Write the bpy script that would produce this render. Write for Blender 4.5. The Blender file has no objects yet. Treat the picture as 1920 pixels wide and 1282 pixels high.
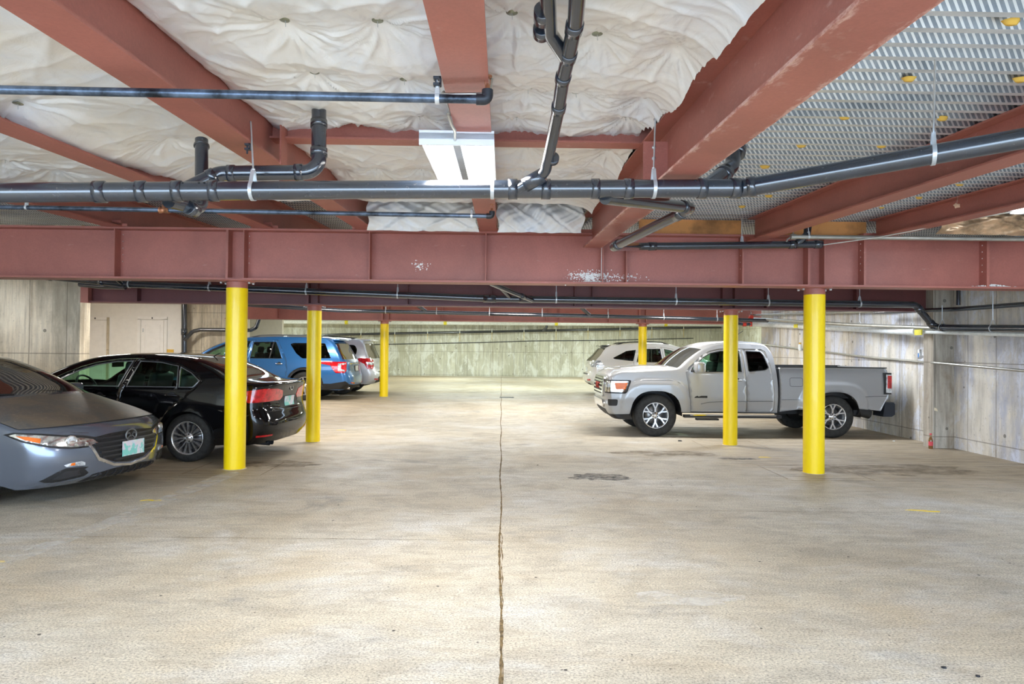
import bpy, bmesh, math, random
import numpy as np
from mathutils import Vector, Matrix, geometry
from mathutils.bvhtree import BVHTree
random.seed(7); np.random.seed(7)
PI = math.pi
C = bpy.context.scene.collection
SC = bpy.context.scene

# ------------------------------------------------------------------ camera
F = 1250.0; H = 1.55
def _cam():
    R = .010
    a = (940.-960.)/F; b = -(655.-641.)/F
    c, s = math.cos(R), math.sin(R)
    a0 = a*c-b*s; b0 = b*c+a*s
    yaw = math.atan(-a0); pit = math.atan(-b0*math.cos(yaw))
    fw = Vector((math.sin(yaw)*math.cos(pit), math.cos(yaw)*math.cos(pit), math.sin(pit)))
    r0 = Vector((math.cos(yaw), -math.sin(yaw), 0)); u0 = r0.cross(fw)
    return fw, r0*c+u0*s, u0*c-r0*s
FW, RT, UP = _cam()
cd = bpy.data.cameras.new('camera'); cam = bpy.data.objects.new('camera', cd); C.objects.link(cam)
cd.sensor_width = 36; cd.lens = F/1920*36; cd.clip_end = 200; cd.clip_start = .05
M = Matrix((RT, UP, -FW)).transposed().to_4x4(); M.translation = (0, 0, H)
cam.matrix_world = M
SC.camera = cam
def ray(px, py): return FW+RT*((px-960)/F)-UP*((py-641)/F)
def at(px, py, Y):
    d = ray(px, py); t = Y/d.y; return Vector((d.x*t, Y, H+d.z*t))
def atx(px, py, X):
    d = ray(px, py); t = X/d.x; return Vector((X, d.y*t, H+d.z*t))
def atz(px, py, z):
    d = ray(px, py); t = (z-H)/d.z; return Vector((d.x*t, d.y*t, z))
def ground(y):
    t = min(1, max(0, (y-14)/3.5)); return .14*t*t*(3-2*t)

# ------------------------------------------------------------------ light
SC.view_settings.view_transform = 'Standard'; SC.view_settings.look = 'None'
SC.view_settings.gamma = 1; SC.view_settings.use_curve_mapping = False
SC.view_settings.exposure = 0.44
w = bpy.data.worlds.new('world'); SC.world = w; w.use_nodes = True
w.node_tree.nodes['Background'].inputs[0].default_value = (.60, .78, 1, 1)
w.node_tree.nodes['Background'].inputs[1].default_value = 6.5
SC.cycles.max_bounces = 8; SC.cycles.diffuse_bounces = 5; SC.cycles.glossy_bounces = 3; SC.cycles.transparent_max_bounces = 12
SC.cycles.sample_clamp_indirect = 6
SC.cycles.use_denoising = True
def area(name, loc, rot, sx, sy, power, col):
    l = bpy.data.lights.new(name, 'AREA'); l.shape = 'RECTANGLE'; l.size = sx; l.size_y = sy
    l.energy = power; l.color = col
    o = bpy.data.objects.new(name, l); C.objects.link(o); o.location = loc; o.rotation_euler = rot; return o
WARM = (1, .965, .91); GREEN = (.90, 1, .90); COOL = (.80, .88, 1)

# ------------------------------------------------------------------ materials
def newmat(name):
    m = bpy.data.materials.new(name); m.use_nodes = True
    nt = m.node_tree; return m, nt, nt.nodes['Principled BSDF']
def nd(nt, t, **k):
    n = nt.nodes.new(t)
    for a, b in k.items():
        if a.startswith('i_'):
            key = a[2:]; key = int(key) if key.isdigit() else key.replace('_', ' ')
            n.inputs[key].default_value = b
        else: setattr(n, a, b)
    return n
def ramp(nt, fac, stops):
    r = nt.nodes.new('ShaderNodeValToRGB'); e = r.color_ramp.elements
    while len(e) < len(stops): e.new(.5)
    for el, (p, c) in zip(e, stops):
        el.position = p; el.color = (*c, 1) if len(c) == 3 else c
    nt.links.new(fac, r.inputs[0]); return r.outputs[0]
def g3(v): return (v, v, v)
def coords(nt, scale=(1, 1, 1), kind='Object'):
    tc = nt.nodes.new('ShaderNodeTexCoord'); mp = nt.nodes.new('ShaderNodeMapping')
    mp.inputs['Scale'].default_value = scale; nt.links.new(tc.outputs[kind], mp.inputs[0]); return mp.outputs[0]
def noise(nt, co, scale, detail=4, rough=.55, dist=0):
    n = nd(nt, 'ShaderNodeTexNoise', i_Scale=scale, i_Detail=detail, i_Roughness=rough, i_Distortion=dist)
    nt.links.new(co, n.inputs['Vector']); return n.outputs[0]
def mixc(nt, fac, a, b, mode='MIX'):
    n = nt.nodes.new('ShaderNodeMix'); n.data_type = 'RGBA'; n.blend_type = mode
    for s, v in ((0, fac), (6, a), (7, b)):
        if isinstance(v, (int, float)): n.inputs[s].default_value = v
        elif isinstance(v, tuple): n.inputs[s].default_value = (*v, 1) if len(v) == 3 else v
        else: nt.links.new(v, n.inputs[s])
    return n.outputs[2]
def bump(nt, h, bsdf, strength=.3, dist=.01):
    b = nt.nodes.new('ShaderNodeBump'); b.inputs['Strength'].default_value = strength; b.inputs['Distance'].default_value = dist
    nt.links.new(h, b.inputs['Height']); nt.links.new(b.outputs[0], bsdf.inputs['Normal'])
def mth(nt, op, a, b=None, c=None, clamp=False):
    n = nt.nodes.new('ShaderNodeMath'); n.operation = op; n.use_clamp = clamp
    for i, v in enumerate((a, b, c)):
        if v is None: continue
        if isinstance(v, (int, float)): n.inputs[i].default_value = v
        else: nt.links.new(v, n.inputs[i])
    return n.outputs[0]
def plain(name, col, rough=.5, metal=0, coat=0, spec=None, var=.08, vs=6):
    m, nt, b = newmat(name)
    co = coords(nt); f = noise(nt, co, vs, 5, .6)
    d = tuple(max(0, c*(1-var*2)) for c in col); l = tuple(min(1, c*(1+var)) for c in col)
    nt.links.new(ramp(nt, f, [(.3, d), (.6, l)]), b.inputs['Base Color'])
    b.inputs['Roughness'].default_value = rough; b.inputs['Metallic'].default_value = metal
    b.inputs['Coat Weight'].default_value = coat; b.inputs['Coat Roughness'].default_value = .04
    if spec is not None: b.inputs['Specular IOR Level'].default_value = spec
    return m
def emit(name, col, s):
    m, nt, b = newmat(name)
    b.inputs['Base Color'].default_value = (*col, 1)
    b.inputs['Emission Color'].default_value = (*col, 1); b.inputs['Emission Strength'].default_value = s
    return m

def mat_floor():
    m, nt, b = newmat('floor_concrete'); co = coords(nt)
    big = noise(nt, co, .35, 6, .62, .6)
    base = ramp(nt, big, [(.3, (.48, .415, .31)), (.5, (.60, .55, .45)), (.7, (.63, .605, .55))])
    cl = noise(nt, coords(nt, (1, 1.5, 1)), 1.9, 8, .72, .5)
    base = mixc(nt, ramp(nt, cl, [(.46, g3(0)), (.62, g3(.55))]), base, (.36, .33, .28))
    wht = noise(nt, coords(nt, (.8, 1.3, 1)), .9, 7, .7, .5)
    base = mixc(nt, ramp(nt, wht, [(.5, g3(0)), (.66, g3(.6))]), base, (.70, .705, .70))
    streak = noise(nt, coords(nt, (.8, 9, 1)), 1.6, 6, .68, .2)
    s1 = mixc(nt, ramp(nt, streak, [(.46, g3(0)), (.70, g3(.45))]), base, (.42, .37, .29))
    st2 = noise(nt, coords(nt, (1, 1.8, 1)), .8, 8, .74, .9)
    s2 = mixc(nt, ramp(nt, st2, [(.57, g3(0)), (.70, g3(.7))]), s1, (.27, .265, .26))
    rust = noise(nt, coords(nt, (.9, 1.4, 1)), .6, 6, .6, .5)
    s2 = mixc(nt, ramp(nt, rust, [(.52, g3(0)), (.70, g3(.4))]), s2, (.54, .42, .26))
    fine = noise(nt, coords(nt, (1, 1.4, 1)), 70, 5, .85)
    s3 = mixc(nt, 1.0, s2, ramp(nt, fine, [(.38, g3(.30)), (.48, g3(.95)), (.62, g3(1.35))]), 'MULTIPLY')
    brd = noise(nt, coords(nt, (2, 60, 1)), 2, 4, .7)
    s3 = mixc(nt, 1.0, s3, ramp(nt, brd, [(.35, g3(.88)), (.6, g3(1.05))]), 'MULTIPLY')
    v = nd(nt, 'ShaderNodeTexVoronoi', i_Scale=3.4); nt.links.new(co, v.inputs['Vector'])
    spot = mth(nt, 'LESS_THAN', v.outputs['Distance'], .036)
    v2 = nd(nt, 'ShaderNodeTexVoronoi', i_Scale=8.0); nt.links.new(co, v2.inputs['Vector'])
    sp2 = mth(nt, 'LESS_THAN', v2.outputs['Distance'], .05)
    s4 = mixc(nt, mth(nt, 'MAXIMUM', spot, mth(nt, 'MULTIPLY', sp2, .8)), s3, (.04, .037, .033))
    tan = noise(nt, coords(nt, (1, 2.5, 1)), 5, 6, .7, .4)
    s4 = mixc(nt, ramp(nt, tan, [(.55, g3(0)), (.68, g3(.5))]), s4, (.34, .29, .22))
    # brown tyre soil tracked into the parking bays
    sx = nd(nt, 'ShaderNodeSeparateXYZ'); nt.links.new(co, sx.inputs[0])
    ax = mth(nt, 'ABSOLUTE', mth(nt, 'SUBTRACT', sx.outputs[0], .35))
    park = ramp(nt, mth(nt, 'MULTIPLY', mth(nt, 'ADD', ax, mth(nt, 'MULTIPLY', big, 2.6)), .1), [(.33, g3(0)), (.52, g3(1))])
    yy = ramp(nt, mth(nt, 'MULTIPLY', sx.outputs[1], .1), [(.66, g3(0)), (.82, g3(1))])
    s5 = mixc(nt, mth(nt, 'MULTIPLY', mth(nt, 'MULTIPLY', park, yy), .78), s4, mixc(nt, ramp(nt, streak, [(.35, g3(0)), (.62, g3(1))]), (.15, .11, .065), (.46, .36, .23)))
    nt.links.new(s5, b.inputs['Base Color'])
    nt.links.new(ramp(nt, cl, [(.3, g3(.45)), (.7, g3(.75))]), b.inputs['Roughness'])
    bump(nt, fine, b, .5, .004); return m
def mat_wall(name, c1, c2, c3, tint_blotch, bs=.45, white=None, board=(8, 8, .5), panel=1.22):
    """board formed concrete: vertical grain, tie holes, panel joints, stains"""
    m, nt, b = newmat(name); co = coords(nt, kind='Generated') if False else coords(nt)
    n1 = noise(nt, coords(nt, (1, 1, .5)), .9, 7, .65, .6)
    base = ramp(nt, n1, [(.28, c1), (.5, c2), (.72, c3)])
    grain = noise(nt, coords(nt, board), 2.4, 6, .7)
    base = mixc(nt, 1.0, base, ramp(nt, grain, [(.3, g3(.68)), (.52, g3(.97)), (.75, g3(1.18))]), 'MULTIPLY')
    n2 = noise(nt, coords(nt, (1.2, 1.2, .45)), bs*2, 6, .66, .3)
    base = mixc(nt, ramp(nt, n2, [(.5, g3(0)), (.66, g3(.8))]), base, tint_blotch)
    if white:
        n4 = noise(nt, coords(nt, (1.6, 1.6, .7)), 1.5, 8, .75, .6)
        base = mixc(nt, ramp(nt, n4, [(.5, g3(0)), (.6, g3(.7))]), base, white)
    sx = nd(nt, 'ShaderNodeSeparateXYZ'); nt.links.new(co, sx.inputs[0])
    u = mth(nt, 'ADD', sx.outputs[0], sx.outputs[1])
    wob = mth(nt, 'MULTIPLY', noise(nt, co, 3, 3), .03)
    fr = mth(nt, 'FRACT', mth(nt, 'DIVIDE', mth(nt, 'ADD', u, wob), panel/2))
    ln = mth(nt, 'LESS_THAN', mth(nt, 'ABSOLUTE', mth(nt, 'SUBTRACT', fr, .5)), .014)
    frz = mth(nt, 'FRACT', mth(nt, 'DIVIDE', mth(nt, 'ADD', sx.outputs[2], .42), 1.22))
    lz = mth(nt, 'LESS_THAN', mth(nt, 'ABSOLUTE', mth(nt, 'SUBTRACT', frz, .5)), .007)
    lines = mth(nt, 'MAXIMUM', ln, lz)
    base = mixc(nt, mth(nt, 'MULTIPLY', lines, .55), base, (.12, .10, .07))
    # drip stains
    dr = noise(nt, coords(nt, (5, 5, .18)), 1.2, 6, .7)
    base = mixc(nt, ramp(nt, dr, [(.56, g3(0)), (.72, g3(.6))]), base, (.20, .14, .08))
    v = nd(nt, 'ShaderNodeTexVoronoi', i_Scale=2.6); nt.links.new(co, v.inputs['Vector'])
    base = mixc(nt, mth(nt, 'MULTIPLY', mth(nt, 'LESS_THAN', v.outputs['Distance'], .075), .7), base, (.10, .09, .07))
    sp = noise(nt, co, 26, 4, .75)
    base = mixc(nt, ramp(nt, sp, [(.60, g3(0)), (.70, g3(.55))]), base, (.18, .16, .13))
    nt.links.new(base, b.inputs['Base Color']); b.inputs['Roughness'].default_value = .8
    bump(nt, grain, b, .4, .01); return m
def mat_steel(name, col, chip=.62, edge=(.62, .44, .38), scuff=0):
    m, nt, b = newmat(name); co = coords(nt)
    n1 = noise(nt, co, 1.1, 6, .6, .4)
    d = tuple(c*.78 for c in col); l = tuple(min(1, c*1.14) for c in col)
    base = ramp(nt, n1, [(.3, d), (.6, col), (.8, l)])
    n2 = noise(nt, coords(nt, (1, 1, 3)), 6, 8, .72)
    base = mixc(nt, ramp(nt, n2, [(chip, g3(0)), (chip+.13, g3(.45))]), base, edge)
    n3 = noise(nt, co, 60, 3, .7)
    base = mixc(nt, 1, base, ramp(nt, n3, [(.3, g3(.92)), (.7, g3(1.06))]), 'MULTIPLY')
    if scuff:
        sx = nd(nt, 'ShaderNodeSeparateXYZ'); nt.links.new(co, sx.inputs[0])
        zz = mth(nt, 'SUBTRACT', sx.outputs[2], mth(nt, 'MULTIPLY', sx.outputs[1], .044))
        ex = mth(nt, 'SUBTRACT', mth(nt, 'ABSOLUTE', sx.outputs[0]), scuff/2-.022)
        ns = noise(nt, coords(nt, (14, 5, 14)), 1.3, 7, .75)
        k = mth(nt, 'MULTIPLY', mth(nt, 'MULTIPLY', mth(nt, 'ADD', mth(nt, 'MULTIPLY', ex, 22), mth(nt, 'MULTIPLY', mth(nt, 'SUBTRACT', ns, .52), 5)), 1.6), mth(nt, 'LESS_THAN', zz, .04), clamp=True)
        base = mixc(nt, mth(nt, 'MULTIPLY', k, .8), base, (.66, .42, .36))
    nt.links.new(base, b.inputs['Base Color']); b.inputs['Roughness'].default_value = .48
    bump(nt, n2, b, .08, .004); return m
def mat_film():
    m, nt, b = newmat('insulation_film'); co = coords(nt)
    n1 = noise(nt, co, 1.4, 5, .6, .5)
    base = ramp(nt, n1, [(.3, (.84, .79, .71)), (.5, (.86, .85, .83)), (.7, (.82, .86, .92))])
    st = noise(nt, coords(nt, (2, 1.2, 1)), 1.8, 6, .65, .8)
    base = mixc(nt, ramp(nt, st, [(.62, g3(0)), (.78, g3(.4))]), base, (.84, .74, .52))
    nt.links.new(base, b.inputs['Base Color'])
    b.inputs['Roughness'].default_value = .38
    b.inputs['Subsurface Weight'].default_value = 0
    w1 = noise(nt, coords(nt, (1, 1, 1)), 7, 6, .6, 1.4)
    bump(nt, w1, b, .25, .02); return m
def mat_deck():
    m, nt, b = newmat('galvanized_deck'); co = coords(nt)
    n = noise(nt, co, 6, 5, .7); y = noise(nt, coords(nt, (.5, 3, 1)), 1.0, 4, .6)
    base = ramp(nt, n, [(.3, (.62, .66, .70)), (.7, (.82, .84, .86))])
    base = mixc(nt, ramp(nt, y, [(.6, g3(0)), (.7, g3(.6))]), base, (.62, .52, .25))
    nt.links.new(base, b.inputs['Base Color']); b.inputs['Metallic'].default_value = .45; b.inputs['Roughness'].default_value = .42
    return m
def mat_embossed():
    """sloping rib sides of the deck with the pressed slanted lugs"""
    m, nt, b = newmat('embossed_deck_web'); co = coords(nt)
    sx = nd(nt, 'ShaderNodeSeparateXYZ'); nt.links.new(co, sx.inputs[0])
    f = mth(nt, 'FRACT', mth(nt, 'DIVIDE', mth(nt, 'ADD', sx.outputs[0], mth(nt, 'MULTIPLY', sx.outputs[2], 1.1)), .036))
    lug = mth(nt, 'LESS_THAN', mth(nt, 'ABSOLUTE', mth(nt, 'SUBTRACT', f, .5)), .2)
    n = noise(nt, co, 6, 5, .7)
    base = mixc(nt, lug, ramp(nt, n, [(.3, (.20, .24, .29)), (.7, (.34, .39, .45))]), (.74, .78, .82))  # bright catch of the lugs and shade between them are painted in
    nt.links.new(base, b.inputs['Base Color']); b.inputs['Metallic'].default_value = .8; b.inputs['Roughness'].default_value = .35
    bump(nt, lug, b, 1, .012); return m
def mat_pipe():
    m, nt, b = newmat('black_abs_pipe'); co = coords(nt)
    n = noise(nt, co, 5, 7, .7); s = noise(nt, coords(nt, (3, 3, 3)), 12, 6, .75)
    base = ramp(nt, n, [(.3, (.008, .013, .022)), (.7, (.020, .030, .048))])  # blue of reflected daylight is tinted into the black base colour
    base = mixc(nt, ramp(nt, s, [(.58, g3(0)), (.75, g3(.28))]), base, (.26, .24, .21))
    nt.links.new(base, b.inputs['Base Color']); b.inputs['Roughness'].default_value = .2
    b.inputs['Specular IOR Level'].default_value = 1.0; b.inputs['Coat Weight'].default_value = .6; b.inputs['Coat Roughness'].default_value = .15
    return m
def mat_dirtypaint(name, col, dirt, rough=.3):
    m, nt, b = newmat(name); co = coords(nt)
    n = noise(nt, co, 2.2, 8, .75, .7); n2 = noise(nt, co, 30, 5, .8)
    base = mixc(nt, ramp(nt, n, [(.35, g3(0)), (.6, g3(.8))]), col, dirt)
    base = mixc(nt, ramp(nt, n2, [(.55, g3(0)), (.7, g3(.35))]), base, (.42, .36, .28))
    nt.links.new(base, b.inputs['Base Color']); b.inputs['Metallic'].default_value = 0; b.inputs['Roughness'].default_value = rough
    b.inputs['Coat Weight'].default_value = .12; b.inputs['Coat Roughness'].default_value = .25; return m
def paint(name, col, metal=.6, rough=.32, coat=1):
    m, nt, b = newmat(name); co = coords(nt)
    f = noise(nt, co, 900, 2, .5)
    nt.links.new(ramp(nt, f, [(.3, tuple(c*.86 for c in col)), (.7, tuple(min(1, c*1.1) for c in col))]), b.inputs['Base Color'])
    b.inputs['Metallic'].default_value = metal; b.inputs['Roughness'].default_value = rough
    b.inputs['Coat Weight'].default_value = coat; b.inputs['Coat Roughness'].default_value = .03
    return m
def mat_glass(name, tint, refl=.9, dust=0):
    m, nt, b = newmat(name); nt.nodes.remove(b)
    tr = nd(nt, 'ShaderNodeBsdfTransparent'); tr.inputs[0].default_value = (*tint, 1)
    gl = nd(nt, 'ShaderNodeBsdfGlossy'); gl.inputs['Roughness'].default_value = .02; gl.inputs[0].default_value = (refl, refl, refl, 1)
    fr = nd(nt, 'ShaderNodeFresnel', i_IOR=1.5)
    mx = nd(nt, 'ShaderNodeMixShader'); nt.links.new(fr.outputs[0], mx.inputs[0])
    nt.links.new(tr.outputs[0], mx.inputs[1]); nt.links.new(gl.outputs[0], mx.inputs[2])
    nt.links.new(mx.outputs[0], nt.nodes['Material Output'].inputs[0]); return m

MT = {}
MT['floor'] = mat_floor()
MT['wall_r'] = mat_wall('wall_concrete_right', (.46, .41, .33), (.70, .65, .56), (.80, .77, .72), (.38, .42, .56), .5, (.76, .80, .92), (3.2, 3.2, .4))  # bluish blotches and patches carry the daylight tint in the wall colour
MT['pilaster'] = mat_wall('wall_concrete_pilaster', (.22, .19, .15), (.42, .37, .30), (.62, .58, .50), (.20, .13, .07), .8, None)
MT['wall_l'] = mat_wall('wall_concrete_left', (.42, .36, .26), (.72, .63, .48), (.80, .74, .60), (.30, .26, .19), .6, None)
MT['wall_b'] = mat_wall('wall_concrete_back', (.46, .46, .38), (.62, .62, .52), (.72, .72, .64), (.44, .44, .34), .4, (.84, .87, .84), (4, 4, .4), 1.22)
MT['steel'] = mat_steel('red_oxide_steel', (.42, .145, .11))
MT['steel_scuffed'] = mat_steel('red_oxide_steel_scuffed', (.42, .145, .11), .58, (.62, .44, .38), .235)
MT['splash'] = plain('white_paint_splash', (.88, .86, .82), .6, var=.02)
MT['steel_shaded'] = mat_steel('red_oxide_steel_shaded', (.16, .048, .045), .7)  # same steel, with the second girder's shade painted in as a darker colour
MT['film'] = mat_film(); MT['deck'] = mat_deck(); MT['emboss'] = mat_embossed(); MT['pipe'] = mat_pipe()
MT['white'] = plain('white_wall_paint', (.80, .775, .73), .6, var=.02)
MT['trim'] = plain('white_door_trim', (.84, .82, .79), .45, var=.02)
MT['yellow'] = plain('yellow_paint', (1.0, .72, .0), .38, coat=.25, var=.0)
MT['zinc'] = plain('zinc_strap', (.62, .66, .70), .35, .6)
MT['iron'] = plain('black_iron', (.035, .04, .05), .42, .4, var=.3)
MT['sprinkler'] = plain('sprinkler_steel', (.09, .12, .17), .33, .6, var=.45, vs=9)
MT['conduit'] = plain('conduit_steel', (.48, .47, .42), .35, .7)
MT['cable'] = plain('light_cable', (.62, .60, .54), .5)
MT['darkrubber'] = plain('black_rubber', (.015, .015, .016), .7)
MT['wood'] = plain('orange_plywood', (.62, .27, .08), .7, var=.25, vs=3)
MT['yellowtag'] = plain('yellow_tape', (.85, .75, .05), .5)
MT['joint'] = plain('joint_sealant', (.16, .11, .05), .9, var=.4, vs=30)
MT['washer'] = plain('pin_washer', (.30, .32, .24), .4, .7)
MT['lamp'] = emit('lamp_lens', (1, .98, .94), 7)
MT['lampgreen'] = emit('lamp_lens_green', (.85, 1, .85), 6)
MT['lampgap'] = plain('grey_lamp_strip', (.30, .32, .35), .5)
MT['lampbody'] = plain('white_enamel', (.80, .84, .90), .35, var=.02)
MT['red'] = plain('red_valve_paint', (.45, .03, .015), .5)
MT['gold'] = plain('foil_facing', (.62, .42, .26), .3, .6, var=.4, vs=4)
MT['brass'] = plain('bronze_fitting', (.48, .22, .12), .4, .7)
MT['foam'] = plain('yellow_foam', (.72, .45, .08), .8)
MT['wrap'] = plain('white_pipe_wrap', (.80, .84, .84), .4, var=.06, vs=12)
MT['chain'] = plain('yellow_chain', (.75, .55, .10), .6)

# ------------------------------------------------------------------ mesh builder
class MB:
    def __init__(s): s.v = []; s.f = []; s.m = []; s.sm = []
    def add(s, vs, fs, mi=0, smooth=False):
        b = len(s.v); s.v += [tuple(v) for v in vs]
        for f in fs: s.f.append(tuple(b+i for i in f)); s.m.append(mi); s.sm.append(smooth)
    def box(s, c, d, mi=0, R=None):
        hx, hy, hz = d[0]/2, d[1]/2, d[2]/2; c = Vector(c)
        vs = [Vector((x, y, z)) for x in (-hx, hx) for y in (-hy, hy) for z in (-hz, hz)]
        vs = [c+(R @ v if R else v) for v in vs]
        s.add(vs, [(0, 1, 3, 2), (4, 6, 7, 5), (0, 4, 5, 1), (2, 3, 7, 6), (0, 2, 6, 4), (1, 5, 7, 3)], mi)
    def extrude(s, prof, o, ax, ay, az, t, mi=0, smooth=False, caps=True):
        """profile (u,v) in the plane ax,ay swept by vector az*t"""
        o = Vector(o); n = len(prof)
        a = [o+ax*p[0]+ay*p[1] for p in prof]; b = [q+az*t for q in a]
        fs = [(i, (i+1) % n, n+(i+1) % n, n+i) for i in range(n)]
        s.add(a+b, fs, mi, smooth)
        if caps: s.add(a+b, [tuple(range(n))[::-1], tuple(range(n, 2*n))], mi, False)
    def tube(s, pts, r, n=16, mi=0, caps=True, closed=False):
        pts = [Vector(p) for p in pts]; N = len(pts)
        rs = r if isinstance(r, (list, tuple)) else [r]*N
        tg = []
        for i in range(N):
            if closed: t = pts[(i+1) % N]-pts[i-1]
            else: t = (pts[min(i+1, N-1)]-pts[max(i-1, 0)])
            tg.append(t.normalized())
        up = Vector((0, 0, 1)) if abs(tg[0].z) < .9 else Vector((1, 0, 0))
        u = tg[0].cross(up).normalized(); vs = []
        for i in range(N):
            u = (u-tg[i]*u.dot(tg[i])).normalized(); v = tg[i].cross(u)
            for k in range(n):
                a = 2*PI*k/n; vs.append(pts[i]+(u*math.cos(a)+v*math.sin(a))*rs[i])
        fs = []
        for i in range(N if closed else N-1):
            j = (i+1) % N
            for k in range(n): fs.append((i*n+k, i*n+(k+1) % n, j*n+(k+1) % n, j*n+k))
        s.add(vs, fs, mi, True)
        if caps and not closed:
            s.add(vs[:n], [tuple(range(n))[::-1]], mi); s.add(vs[-n:], [tuple(range(n))], mi)
    def lathe(s, prof, o, axis, n=32, mi=0, smooth=True, caps=True):
        """prof: list (r, h) about axis"""
        o = Vector(o); ax = Vector(axis).normalized()
        u = ax.cross(Vector((0, 0, 1)) if abs(ax.z) < .9 else Vector((1, 0, 0))).normalized(); v = ax.cross(u)
        vs = [o+ax*h+(u*math.cos(2*PI*k/n)+v*math.sin(2*PI*k/n))*r for r, h in prof for k in range(n)]
        fs = [(i*n+k, i*n+(k+1) % n, (i+1)*n+(k+1) % n, (i+1)*n+k) for i in range(len(prof)-1) for k in range(n)]
        s.add(vs, fs, mi, smooth)
        for i, rev in ((0, True), (len(prof)-1, False)):
            if caps and prof[i][0] > 1e-4:
                t = tuple(range(n)); s.add(vs[i*n:(i+1)*n], [t[::-1] if rev else t], mi)
    def build(s, name, mats, parent=None, loc=None, fix=True):
        me = bpy.data.meshes.new(name)
        o3 = Vector(loc) if loc is not None else Vector((0, 0, 0))
        vs = s.v if loc is None else [(v[0]-o3.x, v[1]-o3.y, v[2]-o3.z) for v in s.v]
        me.from_pydata(vs, [], s.f)
        if not isinstance(mats, (list, tuple)): mats = [mats]
        for m in mats: me.materials.append(MT[m] if isinstance(m, str) else m)
        me.polygons.foreach_set('material_index', s.m); me.polygons.foreach_set('use_smooth', s.sm)
        if fix:
            bm = bmesh.new(); bm.from_mesh(me); bmesh.ops.recalc_face_normals(bm, faces=bm.faces); bm.to_mesh(me); bm.free()
        me.update()
        o = bpy.data.objects.new(name, me); C.objects.link(o)
        if loc is not None: o.location = o3
        if parent: o.parent = parent
        return o
def tag(o, label=None, cat=None, group=None, kind=None):
    if label: o['label'] = label
    if cat: o['category'] = cat
    if group: o['group'] = group
    if kind: o['kind'] = kind
    return o
def empty(name, loc, label, cat, group=None, rz=0):
    o = bpy.data.objects.new(name, None); C.objects.link(o); o.location = loc; o.rotation_euler = (0, 0, rz)
    o.empty_display_size = .1
    return tag(o, label, cat, group)
def struct(mb, name, mats, label=None): return tag(mb.build(name, mats), label, None, None, 'structure')
def copy_tree(o, parent=None):
    c = o.copy(); C.objects.link(c); c.parent = parent
    for ch in list(o.children): copy_tree(ch, c)
    return c
X, Y, Z = Vector((1, 0, 0)), Vector((0, 1, 0)), Vector((0, 0, 1))
def arc(a, b, c, n=8, r=None):
    """rounded corner path a-b-c with radius r"""
    a, b, c = Vector(a), Vector(b), Vector(c)
    u = (a-b).normalized(); v = (c-b).normalized(); ang = u.angle(v)
    t = r/math.tan(ang/2); t = min(t, (a-b).length*.49, (c-b).length*.49); rr = t*math.tan(ang/2)
    p, q = b+u*t, b+v*t; cen = b+(u+v).normalized()*(rr/math.sin(ang/2)); out = []
    for i in range(n+1):
        k = i/n; d = (p-cen).lerp(q-cen, k).normalized()*rr
        w0 = (p-cen).normalized(); w1 = (q-cen).normalized(); om = w0.angle(w1)
        d = (w0*math.sin((1-k)*om)+w1*math.sin(k*om))/math.sin(om)*rr
        out.append(cen+d)
    return out
def bend(pts, r, n=8):
    out = [Vector(pts[0])]
    for i in range(1, len(pts)-1): out += arc(pts[i-1], pts[i], pts[i+1], n, r)
    return out+[Vector(pts[-1])]

# ================================================================== BUILDING SHELL
SL = .044                                     # the steel rises gently with distance
D = Vector((0, 1, SL))
def zh(h, y): return H+h+SL*y                 # height of a sloping level above the eye
def atp(px, py, h):                           # pixel on the sloping plane at level h
    d = ray(px, py); t = h/(d.z-SL*d.y); return Vector((0, 0, H))+d*t

def floor_mesh():
    mb = MB(); xs = [-14+i*.9 for i in range(31)]; ys = [-5, 0, 4, 8, 12]+[14+.35*i for i in range(11)]+[20, 26, 35.3]
    vs = [(x, y, ground(y)) for y in ys for x in xs]; n = len(xs)
    mb.add(vs, [(j*n+i, j*n+i+1, (j+1)*n+i+1, (j+1)*n+i) for j in range(len(ys)-1) for i in range(n-1)], 0, True)
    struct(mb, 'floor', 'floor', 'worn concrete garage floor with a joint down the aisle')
floor_mesh()
def strip(pts, wd, z=.0015, jit=0):
    mb = MB(); vs = []
    for i, (x, y) in enumerate(pts):
        a = Vector(pts[max(0, i-1)]); b = Vector(pts[min(len(pts)-1, i+1)]); t = (b-a).normalized(); nrm = Vector((-t.y, t.x))
        k = wd*(1+jit*random.uniform(-1, 1))
        for s in (-1, 1): vs.append((x+nrm.x*k*s, y+nrm.y*k*s, ground(y)+z))
    mb.add(vs, [(2*i, 2*i+1, 2*i+3, 2*i+2) for i in range(len(pts)-1)]); return mb
pts = []; y = 2.2
c0 = atz(937, 1282, 0).x
while y < 34.5: pts.append((c0+.008*math.sin(y*2.1)+random.uniform(-.002, .002), y)); y += .06 if y < 6 else .12
struct(strip(pts, .0075, .0015, .45), 'trim_1', 'joint')
pts = [(c0+.012+.005*math.sin(i*.7)+random.uniform(-.002, .002), 2.2+i*.05) for i in range(70)]
struct(strip(pts, .003, .0012, .8), 'trim_2', 'joint')
for n_, (ax_, ay_, bx_, by_) in enumerate([(0, 1004, 934, 1013), (1240, 956, 1918, 964)]):
    a, b = atz(ax_, ay_, 0), atz(bx_, by_, 0); N = 60
    pts = [(a.x+(b.x-a.x)*i/N, a.y+(b.y-a.y)*i/N+random.uniform(-.006, .006)) for i in range(N+1)]
    struct(strip(pts, .0022, .001, .7), 'trim_%d' % (3+n_), 'joint')

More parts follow.
